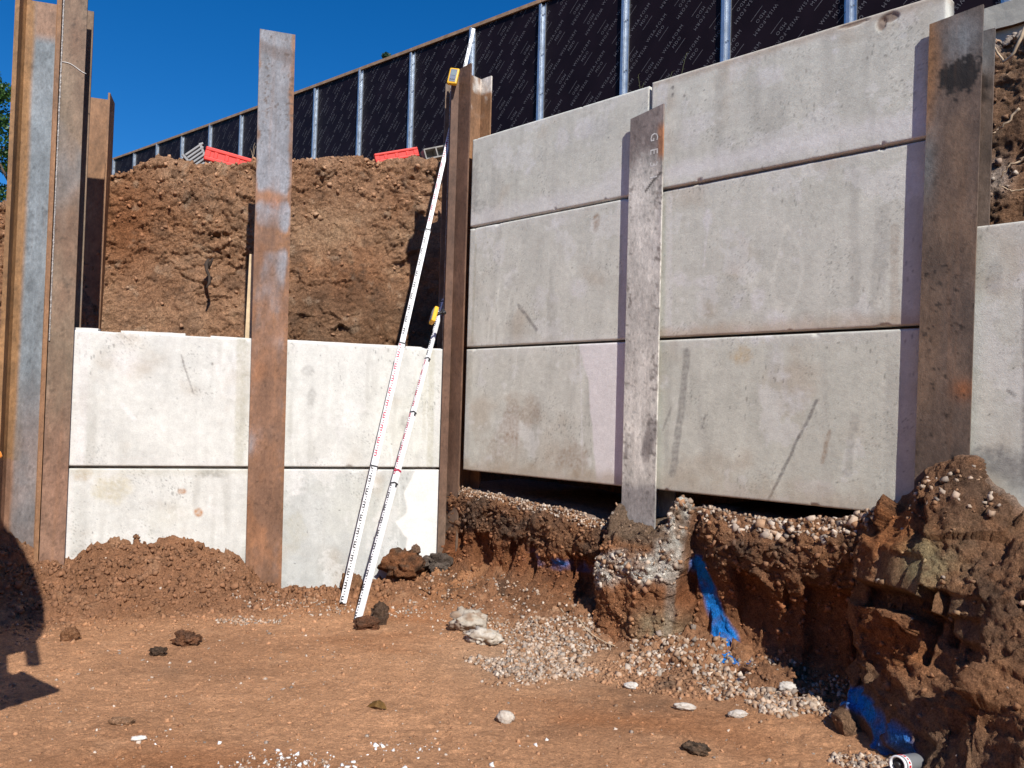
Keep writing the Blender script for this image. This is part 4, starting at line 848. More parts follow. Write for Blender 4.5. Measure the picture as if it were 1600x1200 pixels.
for (n, cx, cy, rx, ry, rot, lo, hi) in [
    (2600, 0.30, 4.95, 0.34, 0.62, 0.15, .006, .017), (1500, 0.12, 4.60, 0.32, 0.34, 0.3, .006, .016), (700, 0.0, 5.25, 0.35, 0.3, 0, .005, .013),
    (1300, 1.42, 4.08, 0.22, 0.26, 0.5, .007, .019), (500, 1.15, 4.35, 0.25, 0.22, 0.2, .006, .02), (700, 1.56, 3.40, 0.20, 0.13, 0.6, .005, .013),
    (700, 0.95, 4.75, 0.35, 0.25, 0, .006, .02), (380, -0.35, 5.75, 0.6, 0.35, 0, .004, .012), (420, -1.45, 5.75, 0.45, 0.22, -.3, .004, .011),
    (260, -1.75, 5.35, 0.25, 0.10, 0, .005, .012), (260, -0.85, 3.22, 0.26, 0.16, 0, .003, .009), (200, -1.7, 5.85, .35, .25, -.3, .004, .011)]:
    x, y = ellipse(n, cx, cy, rx * 1.25, ry * 1.25, rot); k = fbm(np.stack([x, y, 0 * x], -1), 4.5, 3, 401) > (np.hypot((x - cx) / rx, (y - cy) / ry) - .75) * 0.9 - .12; x, y = x[k], y[k]; n = len(x); q = floor_pts(x, y); sz = rng.uniform(lo, hi, n) ; q[:, 2] += sz * rng.uniform(-.25, .55, n); gp.append(q); gs.append(sz)
x, y = rng.uniform(-3.4, 2.4, 2600), rng.uniform(2.5, 6.6, 2600); sr, so_ = FR.so(np.stack([x, y], -1)); k = so_ > .1; x, y = x[k], y[k]
q = floor_pts(x, y); sz = 0.0025 + 0.008 * rng.uniform(0, 1, len(x)) ** 4; gp.append(q); gs.append(sz)
# gravel lying on the bed and the lip of the bank
def on_bank(mask, n, lo, hi):
    w = mask.astype(float); i = rng.choice(len(w), n, p=w / w.sum()); q = bpd[i] + rng.normal(0, .006, (n, 3)); return q, rng.uniform(lo, hi, n)
lipz = (tvv > 1.35) & (tvv < 2.7) & (bss > .1) & (bss < 1.72)
for m_, n, lo, hi in [((tvv > 1.2) & (tvv < 2.6) & (bss > .1) & (bss < 1.72), 750, .005, .013), ((tvv > 1.3) & (tvv < 2.7) & (bss > 2.3) & (bss < 3.45), 420, .006, .016),
                      ((ring > .4), 110, .008, .02), ((tvv > 2.2) & (tvv < 3.2) & (bss > 3.55) & (bss < 4.0), 60, .006, .018), ((tvv > 4) & (mass > .5), 60, .004, .012),
                      ((tvv > 6.2) & (bss > 2.2) & (bss < 3.4), 500, .006, .016), ((tvv > 6.2) & (bss > .1) & (bss < 1.7), 350, .005, .013)]:
    q, sz = on_bank(m_, n, lo, hi); gp.append(q); gs.append(sz)
q, sz = on_bank((tvv > 1.9) & (tvv < 2.9) & (bss > 2.55) & (bss < 3.4), 34, .015, .036); gp.append(q); gs.append(sz)
i = rng.choice(len(cpd), 300, p=(rgr + 1e-9) / (rgr + 1e-9).sum()); gp.append(cpd[i]); gs.append(rng.uniform(.008, .022, 300))
gp = np.concatenate(gp); gs = np.concatenate(gs) * 1.12
scatter('gravel', gp, gs, vary(GRAV, len(gp), .3) * np.array([.92, .88, .84]), 'pale pinkish crushed gravel spilled along the foot of the bank')
# crumbled earth
dp = []; ds = []
n = 5200; s = rng.uniform(1.15, 3.7, n); o = np.abs(rng.normal(0, .38, n)) + .02; P = FL.pt(s, o, 0); q = floor_pts(P[:, 0], P[:, 1]); sz = 0.004 + 0.022 * rng.uniform(0, 1, n) ** 3.2; dp.append(q); ds.append(sz)
n = 1400; s = rng.uniform(-.1, 1.2, n); o = np.abs(rng.normal(0, .3, n)) + .02; P = FL.pt(s, o, 0); q = floor_pts(P[:, 0], P[:, 1]); sz = 0.004 + 0.024 * rng.uniform(0, 1, n) ** 3.0; dp.append(q); ds.append(sz)
n = 6500; x, y = rng.uniform(-3.4, 2.2, n), rng.uniform(2.6, 6.6, n); k = FR.so(np.stack([x, y], -1))[1] > .15; q = floor_pts(x[k], y[k]); sz = 0.0025 + 0.011 * rng.uniform(0, 1, len(q)) ** 5; dp.append(q); ds.append(sz)
n = 1600; x, y = ellipse(n, 0.95, 4.45, .55, .28, -.3); q = floor_pts(x, y); sz = 0.004 + 0.016 * rng.uniform(0, 1, n) ** 2.5; dp.append(q); ds.append(sz)
nfl = sum(len(a) for a in dp)
w_ = ((tvv > 2.1) & (bl < .05)) * (1 - 0.75 * mass); ib = rng.choice(len(w_), 2600, p=w_ / w_.sum()); sz = 0.003 + 0.018 * rng.uniform(0, 1, 2600) ** 2.6; dp.append(bpd[ib] + rng.normal(0, .005, (2600, 3))); ds.append(sz)
w = ((fu > -4.2) & (fu < .6) & (fv > .25)) * (0.35 + 1.2 * hard) + ((fu > 3) & (fu < 4.6)) * 1.0
i = rng.choice(len(w), 2600, p=w / w.sum()); dp.append(cpd[i] + rng.normal(0, .006, (2600, 3))); ds.append(0.005 + 0.024 * rng.uniform(0, 1, 2600) ** 3.5)
dp = np.concatenate(dp); ds = np.concatenate(ds)
ii = np.clip(np.searchsorted(xs, dp[:, 0]), 0, len(xs) - 1) * len(ys) + np.clip(np.searchsorted(ys, dp[:, 1]), 0, len(ys) - 1); dc = gc[ii] * rng.uniform(.5, 1.0, (len(dp), 1)); dc[nfl:nfl + 2600] = bc[ib] * rng.uniform(.7, 1.1, (2600, 1)); dc[nfl + 2600:] = cc[i] * rng.uniform(.7, 1.1, (2600, 1))
scatter('earth_crumbs', dp, ds, np.clip(dc, .02, .8), 'loose brown earth crumbs lying over the floor and banks', M_STONE, flat=(0.45, 1.1), jit=0.5)
# white plaster flecks on the floor near the camera
x, y = ellipse(160, -0.86, 3.22, .30, .18, 0, .8); x2, y2 = ellipse(40, -0.42, 3.45, .16, .05, 0); x = np.concatenate([x, x2, rng.uniform(-1.6, .2, 60)]); y = np.concatenate([y, y2, rng.uniform(3.0, 3.6, 60)])
q = floor_pts(x, y); sz = 0.0025 + 0.016 * rng.uniform(0, 1, len(x)) ** 3.5
V = scatter('plaster_flecks', q, sz, vary([(0.78, 0.77, 0.75), (0.70, 0.68, 0.64)], len(x), .06), 'white plaster flecks splashed on the earth floor near the camera', flat=(0.4, 1.0))

def lump(name, label, cat, pos, size, seed, col, col2, mat=M_STONE, rough=0.25, sub=4, rz=0.0, group=None):
    bm = bmesh.new(); bmesh.ops.create_icosphere(bm, subdivisions=sub, radius=1.0)
    V = np.array([v.co[:] for v in bm.verts]); F = [[v.index for v in f.verts] for f in bm.faces]; bm.free()
    k = 1 + rough * (0.8 * fbm(V + seed * 3.1, 1.1, 3, seed) + 0.55 * chunk(V + seed, 1.7, seed) + 0.34 * chunk(V + seed, 4.5, seed + 1) + 0.16 * chunk(V + seed, 10, seed + 8) + 0.3 * fbm(V + seed, 6, 4, seed + 2))
    m = sstep(-0.15, 0.3, fbm(V + seed, 2.0, 4, seed + 4)); c = mixc(np.tile(np.array(col, float), (len(V), 1)), col2, m) * (1 + 0.2 * fbm(V, 8, 2, seed + 6))[:, None]
    V = V * k[:, None] * np.array(size); cz, sz_ = math.cos(rz), math.sin(rz); V = np.stack([V[:, 0] * cz - V[:, 1] * sz_, V[:, 0] * sz_ + V[:, 1] * cz, V[:, 2]], -1)
    V = V + np.array(pos)
    return tag(link(name, mesh(name, V, np.array(F), np.clip(c, .01, .85)), mat), label, cat, group)
def fz(x, y): return float(floor_z(np.array([x]), np.array([y]))[0])
def on_floor(x, y, up): return (x, y, fz(x, y) + up)
lump('stone', 'single pale rounded stone alone on the open floor in front', 'stone', on_floor(.012, 3.775, .018), (.042, .034, .032), 3, (.50, .44, .37), (.40, .33, .27), rough=.2)
lump('concrete_lump', 'rear pale concrete lump at the edge of the gravel spill', 'concrete lump', on_floor(-.24, 5.30, .05), (.115, .09, .075), 5, (.42, .37, .30), (.28, .20, .14), rough=.4, group='concrete lumps')
lump('concrete_lump', 'front whiter concrete lump in the gravel spill', 'concrete lump', on_floor(-.13, 5.05, .04), (.105, .08, .055), 6, (.50, .45, .38), (.36, .29, .22), rough=.4, group='concrete lumps')
lump('earth_clod', 'dark angular clod standing upright near the staff feet', 'earth clod', on_floor(-.84, 5.40, .065), (.055, .05, .085), 7, (.15, .095, .065), (.22, .14, .09), M_SOIL, .35, rz=.4, group='earth clods')
lump('earth_clod', 'low reddish clod leaning on the upright dark clod', 'earth clod', on_floor(-.90, 5.27, .03), (.080, .055, .05), 8, (.24, .11, .06), (.15, .08, .05), M_SOIL, .4, group='earth clods')
lump('earth_clod', 'large red and black clod against the foot of the white panel', 'earth clod', (*FL.pt(.42, .14, .0)[:2], .20), (.155, .11, .115), 9, (.30, .13, .06), (.12, .075, .05), M_SOIL, .45, group='earth clods')
lump('earth_clod', 'small round clod perched on top of the large red clod', 'earth clod', (*FL.pt(.32, .12, .0)[:2], .315), (.036, .032, .038), 10, (.27, .17, .11), (.2, .12, .08), M_SOIL, .3, group='earth clods')
lump('earth_clod', 'flat grey clod between the large red clod and the corner pile', 'earth clod', (*FL.pt(.13, .13, .0)[:2], .20), (.13, .09, .075), 11, (.21, .165, .13), (.13, .10, .08), M_SOIL, .45, group='earth clods')
lump('earth_clod', 'smooth orange clod just right of the longer staff foot', 'earth clod', (*FL.pt(.82, .12, .0)[:2], .06), (.085, .06, .10), 12, (.36, .19, .10), (.30, .15, .075), M_SOIL, .3, group='earth clods')
lump('earth_clod', 'brick red clod lying on the bare floor at the left', 'earth clod', on_floor(-1.90, 4.82, .03), (.075, .05, .045), 13, (.27, .125, .065), (.15, .08, .05), M_SOIL, .4, group='earth clods')
lump('earth_clod', 'small blackish clod in front of the brick red clod', 'earth clod', on_floor(-1.98, 4.62, .018), (.045, .03, .028), 14, (.10, .065, .045), (.16, .10, .065), M_SOIL, .4, group='earth clods')
lump('earth_clod', 'round orange clod at the edge of the left shadow', 'earth clod', on_floor(-2.62, 4.86, .03), (.055, .05, .045), 15, (.34, .17, .085), (.26, .12, .06), M_SOIL, .25, group='earth clods')
lump('earth_clod', 'dark wedge shaped clod on the floor at the lower right', 'earth clod', on_floor(.84, 3.50, .015), (.055, .030, .026), 16, (.12, .085, .06), (.22, .14, .09), M_SOIL, .4, rz=-.6, group='earth clods')
lump('earth_clod', 'pale brown flat clod low on the left floor', 'earth clod', on_floor(-1.70, 3.62, .012), (.055, .022, .018), 17, (.42, .25, .15), (.36, .2, .11), M_SOIL, .3, group='earth clods')
lump('stone', 'long white stone chip lying on the floor below the blue line', 'stone', on_floor(.90, 4.0, .012), (.055, .018, .016), 18, (.52, .47, .41), (.42, .36, .3), rough=.3, rz=-.3, group='white stone chips')
lump('stone', 'white stone chip beside the right gravel heap', 'stone', on_floor(1.14, 3.92, .012), (.045, .022, .018), 19, (.52, .47, .42), (.4, .35, .3), rough=.3, rz=.2, group='white stone chips')
lump('stone', 'white stone on the top of the right gravel heap', 'stone', on_floor(1.49, 4.24, .03), (.045, .03, .03), 20, (.52, .48, .43), (.42, .37, .32), rough=.3, group='white stone chips')
lump('stone', 'grey white chip in the dark crumbs by the middle pile foot', 'stone', on_floor(.68, 4.30, .015), (.035, .022, .02), 21, (.60, .57, .53), (.45, .4, .35), rough=.3, group='white stone chips')
lump('stone', 'flat white chip on the left floor', 'stone', on_floor(-1.55, 3.46, .008), (.032, .016, .010), 22, (.72, .68, .62), (.6, .55, .48), rough=.25, rz=.2, group='white stone chips')
lump('earth_clod', 'brown soil lump on the wall top under a hoarding post', 'earth clod', FR.pt(1.02, -1.18, 4.055), (.075, .06, .045), 23, (.22, .11, .06), (.13, .08, .05), M_SOIL, .45, group='earth clods')

# ------------------------------------------------------------------ levelling staffs
def staff(label, P0, P1, sections, face, redsec, extra=()):
    P0, P1 = Vector(P0), Vector(P1); ax = (P1 - P0).normalized(); L = (P1 - P0).length
    nrm = Vector(face); nrm = (nrm - ax * nrm.dot(ax)).normalized(); xd = ax.cross(nrm).normalized()
    if xd.x < 0: xd = -xd
    R = Matrix((xd, nrm, ax)).transposed()
    root = empty('levelling_staff', label, 'levelling staff', 'levelling staffs')
    z = 0.0
    for (ln_, w, t, colr) in sections:
        bm = bmesh.new(); a, b = z, min(z + ln_, L)
        box_bm(bm, P0 + ax * ((a + b) / 2), (w, t, b - a), R, 0.003)
        sec = bm_obj('staff_section', bm, M_WHITE, root)
        bm = bmesh.new()
        def q(x0, x1, z0, z1):
            if z1 > b: return
            vs = [bm.verts.new(P0 + xd * x + nrm * (t / 2 + .0006) + ax * zz) for x, zz in ((x0, z0), (x1, z0), (x1, z1), (x0, z1))]; bm.faces.new(vs)
        k = math.ceil(a * 10 - 1e-6)
        while k / 10 < b:
            z0 = k / 10; h = w / 2
            if z0 >= a:
                fl = -1 if k % 2 else 1
                xa, xb = -h * .84, -h * .06
                for j in (0, 2, 4): q(xa, xb, z0 + j * .01, z0 + j * .01 + .0095)
                q(xa if fl > 0 else xb - .006, xa + .006 if fl > 0 else xb, z0 + .0096, z0 + .0198); q(xa if fl > 0 else xb - .006, xa + .006 if fl > 0 else xb, z0 + .0297, z0 + .0398)
                for j in (6, 8): q(-h * .50, -h * .06, z0 + j * .01, z0 + j * .01 + .0085)
            k += 1
        tag(bm_obj('graduation_marks', bm, M_MRED if colr == 'r' else M_MBLACK, sec), kind='stuff')
        if b < L - .01:
            bm = bmesh.new(); box_bm(bm, P0 + ax * (b + .004), (w + .004, t + .004, .014), R, 0.002); box_bm(bm, P0 + ax * (b - .012) + xd * (w / 2 + .003), (.008, .014, .026), R, 0.002)
            bm_obj('locking_catch', bm, M_BLACKP, root)
        z = b
    for (zz, h, w, t, m) in extra:
        bm = bmesh.new(); box_bm(bm, P0 + ax * zz, (w, t, h), R, 0.001); bm_obj('coloured_band', bm, m, root)
    return root, P0, ax, xd, nrm, R
def D(px, py, y):
    """point on the sight line of a place measured in the photograph, at a chosen distance"""
    f = 1248.24; u, v = (px - 800) / f, (600 - py) / f; r = math.radians(1.606); u, v = math.cos(r) * u - math.sin(r) * v, math.sin(r) * u + math.cos(r) * v
    p = math.radians(1.917); d = Vector((u, math.cos(p) - math.sin(p) * v, math.sin(p) + math.cos(p) * v)); return Vector((0, 0, H)) + d * (y / d.y)
b1 = Vector((-1.17, 5.80, 0)); b1.z = fz(b1.x, b1.y) + .0
st1 = staff('longer levelling staff with bold red and black marks, reaching above the corner pile', (-1.19, 5.885, .012), D(740, 45, 7.0),
            [(1.02, .050, .026, 'k'), (1.0, .050, .026, 'r'), (1.0, .043, .022, 'k'), (1.0, .036, .018, 'r'), (1.2, .030, .014, 'k')], (0.25, -1, 0.0), 'r')
st2 = staff('shorter levelling staff turned sideways, its foot nearer the camera', (-0.992, 5.415, .015), D(703, 430, 6.98),
            [(1.02, .042, .036, 'k'), (.62, .040, .034, 'r'), (.52, .036, .030, 'r'), (.60, .032, .026, 'k'), (.9, .028, .022, 'k')], (-0.62, -1, 0.1), 'r', extra=[(1.13, .016, .0435, .0375, M_MRED)])
def receiver(label, c, face, up, size=(.082, .036, .150), clamp=None):
    up = Vector(up).normalized(); f = Vector(face); f = (f - up * f.dot(up)).normalized(); x = up.cross(f).normalized()
    if x.x < 0: x = -x
    R = Matrix((x, f, up)).transposed(); c = Vector(c); root = empty('laser_receiver', label, 'laser receiver', 'laser receivers')
    bm = bmesh.new(); box_bm(bm, c, size, R, 0.010); bm_obj('case', bm, M_YELLOW, root)
    bm = bmesh.new(); box_bm(bm, c + f * (size[1] / 2 + .0015), (size[0] * .66, .003, size[2] * .78), R, 0.0012); bm_obj('front_plate', bm, M_GREYP, root)
    bm = bmesh.new(); box_bm(bm, c + f * (size[1] / 2 + .0040) + up * .022, (size[0] * .46, .002, size[2] * .30), R, 0.0006); bm_obj('display', bm, M_LCD, root)
    bm = bmesh.new()
    for k in (-1, 0, 1): box_bm(bm, c + f * (size[1] / 2 + .0040) + up * (-.038) + x * (k * .016), (.010, .003, .008), R, 0.001)
    tag(bm_obj('buttons', bm, M_BLACKP, root), kind='stuff')
    if clamp is not None:
        bm = bmesh.new(); cl = Vector(clamp); d = cl - c; n_ = d.normalized(); y = n_.orthogonal().normalized(); R2 = Matrix((n_, y, n_.cross(y))).transposed()
        box_bm(bm, c + d * .55, (d.length * 1.0, .022, .022), R2, .004); box_bm(bm, cl, (.03, .05, .03), R2, .006); bm_obj('staff_clamp', bm, M_BLACKP, root)
    return root
def along(st, zz): return st[1] + st[2] * zz
t1_ = along(st1, 4.33)
receiver('upper yellow laser receiver at the head of the corner pile', D(708.5, 120, 6.52), (-.12, -1, .0), st1[2], clamp=None)
t2_ = D(694, 486, 6.62)
receiver('lower yellow laser receiver clamped to the shorter staff', D(678, 493, 6.42), (-1.0, -.55, .0), st2[2], size=(.072, .036, .150), clamp=D(693, 487, 6.44))
# clamp block linking the upper receiver to the staff behind the flange
bm = bmesh.new(); box_bm(bm, D(711, 128, 6.60), (.03, .14, .03), None, .005); bm_obj('staff_clamp', bm, M_BLACKP, bpy.data.objects['laser_receiver'])

# ------------------------------------------------------------------ odds and ends on the crest and behind the piles
def obox(root, name, mat, fr, s, o, z, size, rot=0.0, tiltx=0.0, bev=.003):
    bm = bmesh.new(); m = frame_matrix(fr, s, o, z, rot) @ Matrix.Rotation(tiltx, 4, 'X'); R = m.to_3x3(); box_bm(bm, m.translation, size, R, bev); return bm_obj(name, bm, mat, root)
# (frame_matrix x axis follows the frame direction; on the left wall that runs to the viewer's left)
def ribbed_barrier(label, s_a, z_a, s_b, z_b, o, h, slots):
    root = empty('plastic_barrier', label, 'barrier', 'red barriers')
    A, B = Vector(FL.pt(s_a, o, z_a)), Vector(FL.pt(s_b, o, z_b)); ax = (B - A).normalized(); n = Vector((*FL.n, 0)); n = (n - ax * n.dot(ax)).normalized(); up = n.cross(ax).normalized()
    if up.z < 0: up = -up
    R = Matrix((ax, n, up)).transposed(); L = (B - A).length; c = (A + B) / 2
    bm = bmesh.new(); box_bm(bm, c + up * (h * .36), (L, .05, h * .28), R, .008); bm_obj('top_rail', bm, M_REDP, root)
    bm = bmesh.new(); box_bm(bm, c - up * (h * .36), (L, .05, h * .28), R, .008); bm_obj('bottom_rail', bm, M_REDP, root)
    for k in range(slots + 1):
        bm = bmesh.new(); w = .035 if 0 < k < slots else .05
        box_bm(bm, A + ax * (L * k / slots + (w / 2 if k == 0 else -w / 2 if k == slots else 0)), (w, .042, h * .46), R, .004); bm_obj('upright', bm, M_REDP, root)
    bm = bmesh.new(); box_bm(bm, c + n * .012, (L - .04, .008, h * .5), R, 0); bm_obj('back_skin', bm, M_REDP, root)
    return root
ribbed_barrier('long red plastic barrier lying flat on the crest left of the grey pile', 2.105, 3.785, 1.62, 3.70, -1.50, .13, 5)
ribbed_barrier('short red plastic barrier tipped up on the crest near the corner', 0.52, 3.93, 0.085, 4.06, -1.50, .095, 4)
foot_r = empty('barrier_foot', 'grey slatted barrier foot propped on the crest beside the red barrier', 'barrier foot')
c0 = Vector(FL.pt(2.165, -1.52, 3.745)); Rm = (frame_matrix(FL, 0, 0, 0, math.radians(-48), -1)).to_3x3()
for k in range(6):
    bm = bmesh.new(); box_bm(bm, c0 + Rm @ Vector((-.075 + .030 * k, -.012 * k + .02, 0)), (.017, .20 - .018 * k, .035), Rm, .003); bm_obj('slat', bm, M_GREYR, foot_r)
for yy in (-1, 1):
    bm = bmesh.new(); box_bm(bm, c0 + Rm @ Vector((.0, yy * .085 - .01 - (.0 if yy < 0 else .01), 0)), (.19, .022, .030), Rm @ Matrix.Rotation(-.32 * (yy > 0), 3, 'Z'), .003); bm_obj('edge_rail', bm, M_GREYR, foot_r)
bm = bmesh.new(); box_bm(bm, c0 + Rm @ Vector((.125, -.03, 0)), (.08, .07, .034), Rm, .01); bm_obj('nose', bm, M_GREYR, foot_r)
blk = empty('hollow_block', 'grey hollow block overhanging the crest by the corner pile', 'block')
mB = frame_matrix(FL, -0.085, -1.44, 4.045, math.radians(18), -1)
for (x, y, w, h) in ((0, .048, .26, .014), (0, -.048, .26, .014), (-.124, 0, .014, .082), (.124, 0, .014, .082), (0.0, 0, .013, .082)):
    bm = bmesh.new(); box_bm(bm, mB @ Vector((x, y, 0)), (w, h, .12), mB.to_3x3(), .002); bm_obj('wall', bm, M_BLOCK, blk)
bm = bmesh.new(); box_bm(bm, mB @ Vector((0, 0, -.066)), (.262, .11, .01), mB.to_3x3(), .001); bm_obj('back', bm, M_BLOCK, blk)
pl = obox(None, 'timber_plank', M_PLANK, FL, 1.655, -0.33, 2.15, (.05, 1.02, .022), rot=math.radians(.8)); tag(pl, 'pale timber plank standing behind the left of the grey pile', 'plank')
small = tube_obj('tree_root', [FL.pt(2.02 + .02 * math.sin(k * 1.3), -1.20 + .02 * k, 2.74 - .055 * k) for k in range(6)], [.012, .02, .014, .012, .014, .006], M_DROOT); tag(small, 'black broken root stub sticking out of the cutting left of the grey pile', 'root', 'roots in the cutting')
small = tube_obj('tree_root', [FL.pt(2.02 - .012 * k, -1.22 + .015 * k, 2.66 + .030 * k) for k in range(4)], [.012, .014, .012, .004], M_DROOT); small.parent = None; tag(small, 'short black root spur above the broken root stub', 'root', 'roots in the cutting')
def wiggle(label, pts, r, mat=M_ROOT, n=14):
    P = [Vector(p) for p in pts]; out = []; rr = []
    for k in range(n):
        t = k / (n - 1) * (len(P) - 1); i = min(int(t), len(P) - 2); q = P[i].lerp(P[i + 1], t - i); out.append(q + Vector([rnd.uniform(-1, 1) * r * .9 for _ in range(3)])); rr.append(r * (1 - .6 * k / n))
    o = tube_obj('tree_root', out, rr, mat, None, 6); return tag(o, label, 'root', 'roots in the cutting')
wiggle('thick pale forked root hanging at the top of the right cutting', [FR.pt(3.90, -1.02, 3.92), FR.pt(3.82, -1.00, 3.72), FR.pt(3.75, -1.02, 3.66), FR.pt(3.70, -1.02, 3.80)], .012)
wiggle('pale root low in the shaded right cutting', [FR.pt(3.90, -1.0, 3.05), FR.pt(3.80, -.98, 3.02), FR.pt(3.75, -.98, 2.95)], .009)
wiggle('thin pale root lowest in the shaded right cutting', [FR.pt(3.92, -1.0, 2.86), FR.pt(3.80, -.98, 2.86), FR.pt(3.74, -.98, 2.90)], .006)
wiggle('pale straight root in the middle of the right cutting', [FR.pt(3.84, -1.0, 3.36), FR.pt(3.76, -1.0, 3.27), FR.pt(3.70, -1.0, 3.24)], .009)
tw = tube_obj('twig', [(0.37 + .05 * k + .01 * math.sin(k), 5.42 - .09 * k, fz(.37 + .05 * k, 5.42 - .09 * k) + .012) for k in range(7)], [.006, .006, .005, .005, .004, .004, .003], M_ROOT); tag(tw, 'thin pale twig lying on the slope above the gravel spill', 'twig')
# dead leaf
bm = bmesh.new(); lp = [(-.055, 0, .0), (-.03, .022, .022), (.0, .026, .030), (.03, .016, .022), (.052, 0, .0), (.03, -.018, .008), (0, -.026, .016), (-.03, -.018, .004)]
cv_ = bm.verts.new((0, 0, .034)); vs = [bm.verts.new(p) for p in lp]
for k in range(8): bm.faces.new((cv_, vs[k], vs[(k + 1) % 8]))
r_ = bmesh.ops.solidify(bm, geom=bm.faces[:], thickness=.0015); bmesh.ops.transform(bm, matrix=Matrix.Translation((-.60, 3.86, fz(-.60, 3.86) + .004)) @ Matrix.Rotation(-.3, 4, 'Z'), verts=bm.verts)
leaf = bm_obj('dead_leaf', bm, M_LEAFB); tag(leaf, 'curled brown dead leaf on the bare floor in front', 'leaf')
# spray can
can = empty('spray_can', 'silver spray can with red print at the lower right edge', 'spray can')
ca = Vector(D(1402, 1195, 3.19)); axc = Vector((-.80, -.60, .16)).normalized(); Rc = axc.to_track_quat('Z', 'Y').to_matrix().to_4x4()
def lathe(name, prof, mat, parent, seg=28):
    V = []; F = []
    for r, z in prof:
        for k in range(seg): a = 2 * math.pi * k / seg; V.append((Matrix.Translation(ca) @ Rc) @ Vector((r * math.cos(a), r * math.sin(a), z)))
    for i in range(len(prof) - 1):
        for k in range(seg): F.append((i * seg + k, i * seg + (k + 1) % seg, (i + 1) * seg + (k + 1) % seg, (i + 1) * seg + k))
    return link(name, mesh(name, V, F, smooth=True), mat, parent)
R0 = .033
lathe('body', [(R0 * .9, -.16), (R0, -.15), (R0, -.012)], M_ALU, can); lathe('white_band', [(R0 + .0006, -.050), (R0 + .0006, -.022)], M_CANW, can)
for k in range(9):
    a = k * .42 - 1.2; bm = bmesh.new(); R3 = (Rc @ Matrix.Rotation(a, 4, 'Z')).to_3x3(); box_bm(bm, ca + R3 @ Vector((R0 + .0008, 0, -.036)), (.001, .009, rnd.choice((.010, .014, .007))), R3); bm_obj('red_print', bm, M_CANR, can)
lathe('rim', [(R0, -.012), (R0 + .002, -.006), (R0 + .001, .0), (R0 * .86, .002), (R0 * .80, -.004), (R0 * .78, -.016)], M_CANW, can)
lathe('nozzle_cup', [(R0 * .78, -.016), (R0 * .35, -.010), (R0 * .30, .000), (R0 * .12, .001), (.0005, .001)], M_BLACKP, can)

# ------------------------------------------------------------------ plants
def leaf_cloud(name, mat, parent, centres, radii, n, size, flat=0.8):
    k = rng.integers(0, len(centres), n); c = np.array(centres)[k]; r = np.array(radii)[k]
    v = rng.normal(size=(n, 3)); v /= np.linalg.norm(v, axis=1, keepdims=True); p = c + v * (r * rng.uniform(.35, 1.05, n) ** .6)[:, None] * np.array([1, 1, flat])
    R = rand_rot(n); s = rng.uniform(.6, 1.3, n) * size
    q = np.array([(-.5, 0, 0), (0, -.28, .05), (.5, 0, 0), (0, .28, .05)]); V = np.einsum('nij,kj->nki', R, q) * s[:, None, None] + p[:, None, :]
    F = np.arange(n * 4).reshape(n, 4); return link(name, mesh(name, V.reshape(-1, 3), F), mat, parent)
def tree(label, base, top, cents, rads, n, leaf, mat, name):
    root = empty(name, label, 'tree', None); base = Vector(base); top = Vector(top)
    tube_obj('trunk', [base.lerp(top, t) + Vector((rnd.uniform(-.08, .08), rnd.uniform(-.08, .08), 0)) for t in np.linspace(0, 1, 8)], list(np.linspace(.16, .02, 8)), M_BARK, root, 8)
    for k, c in enumerate(cents[:10]):
        a = base.lerp(top, .35 + .05 * k); tube_obj('limb', [a, a.lerp(Vector(c), .5) + Vector((0, 0, .1)), Vector(c)], [.05, .03, .012], M_BARK, root, 6)
    leaf_cloud('crown', mat, root, cents, rads, n, leaf); return root
tc_ = D(-28, 230, 19.0); cents = []; rads = []
for k in range(46):
    a = rnd.uniform(0, 6.28); h = rnd.uniform(-2.4, 1.9); w = max(.25, 1.25 - max(0, h) * .50 - .1 * rnd.random()); cents.append((tc_.x + math.cos(a) * w * rnd.uniform(.3, 1), tc_.y + math.sin(a) * w, tc_.z + h)); rads.append(rnd.uniform(.22, .42))
tree('dark green bushy tree behind the left edge pile', (tc_.x, tc_.y, 3.8), (tc_.x, tc_.y, tc_.z + 1.7), cents, rads, 15000, .085, M_LEAF, 'broadleaf_tree')
tt = D(603, 88, 14.0); cents = [(tt.x + rnd.uniform(-.06, .06), tt.y, tt.z - .14 * k) for k in range(9)]; rads = [.07 + .05 * k for k in range(9)]
tree('tip of a small conifer just over the hoarding top', (tt.x, tt.y, 4.3), (tt.x, tt.y, tt.z), cents, rads, 2600, .07, M_LEAFD, 'conifer_tree')
def weed(label, base, stems, mat=M_WEED):
    root = empty('weed', label, 'weed', 'weeds on the wall top')
    for (dx, h, nl) in stems:
        b = Vector(base); pts = [b + Vector((dx * t * t * .6 + rnd.uniform(-.004, .004), 0, h * t)) for t in np.linspace(0, 1, 7)]
        tube_obj('stem', pts, list(np.linspace(.0022, .0010, 7)), mat, root, 5)
        for k in range(nl):
            t = .35 + .65 * k / max(1, nl - 1); p = b + Vector((dx * t * t * .6, 0, h * t)); sgn = 1 if k % 2 else -1
            V = [p, p + Vector((sgn * .009, -.006, .006)), p + Vector((sgn * .022, -.003, .010)), p + Vector((sgn * .010, .005, .010))]
            link('leaf', mesh('leaf', V, [(0, 1, 2, 3)]), mat, root)
wb = D(1002, 142, 6.75); weed('leafy green weed left of the top panel joint', (wb.x, wb.y, wb.z - .12), [(-.05, .26, 6), (.03, .19, 4)])
wb = D(1043, 130, 6.6); weed('thin dry weed with a bent tip right of the top panel joint', (wb.x, wb.y, wb.z - .1), [(.07, .20, 2), (.02, .13, 2)])
wb = D(1064, 125, 6.6); weed('tall dry grass stalk behind the top panel rim', (wb.x, wb.y, wb.z - .1), [(.07, .33, 4)])
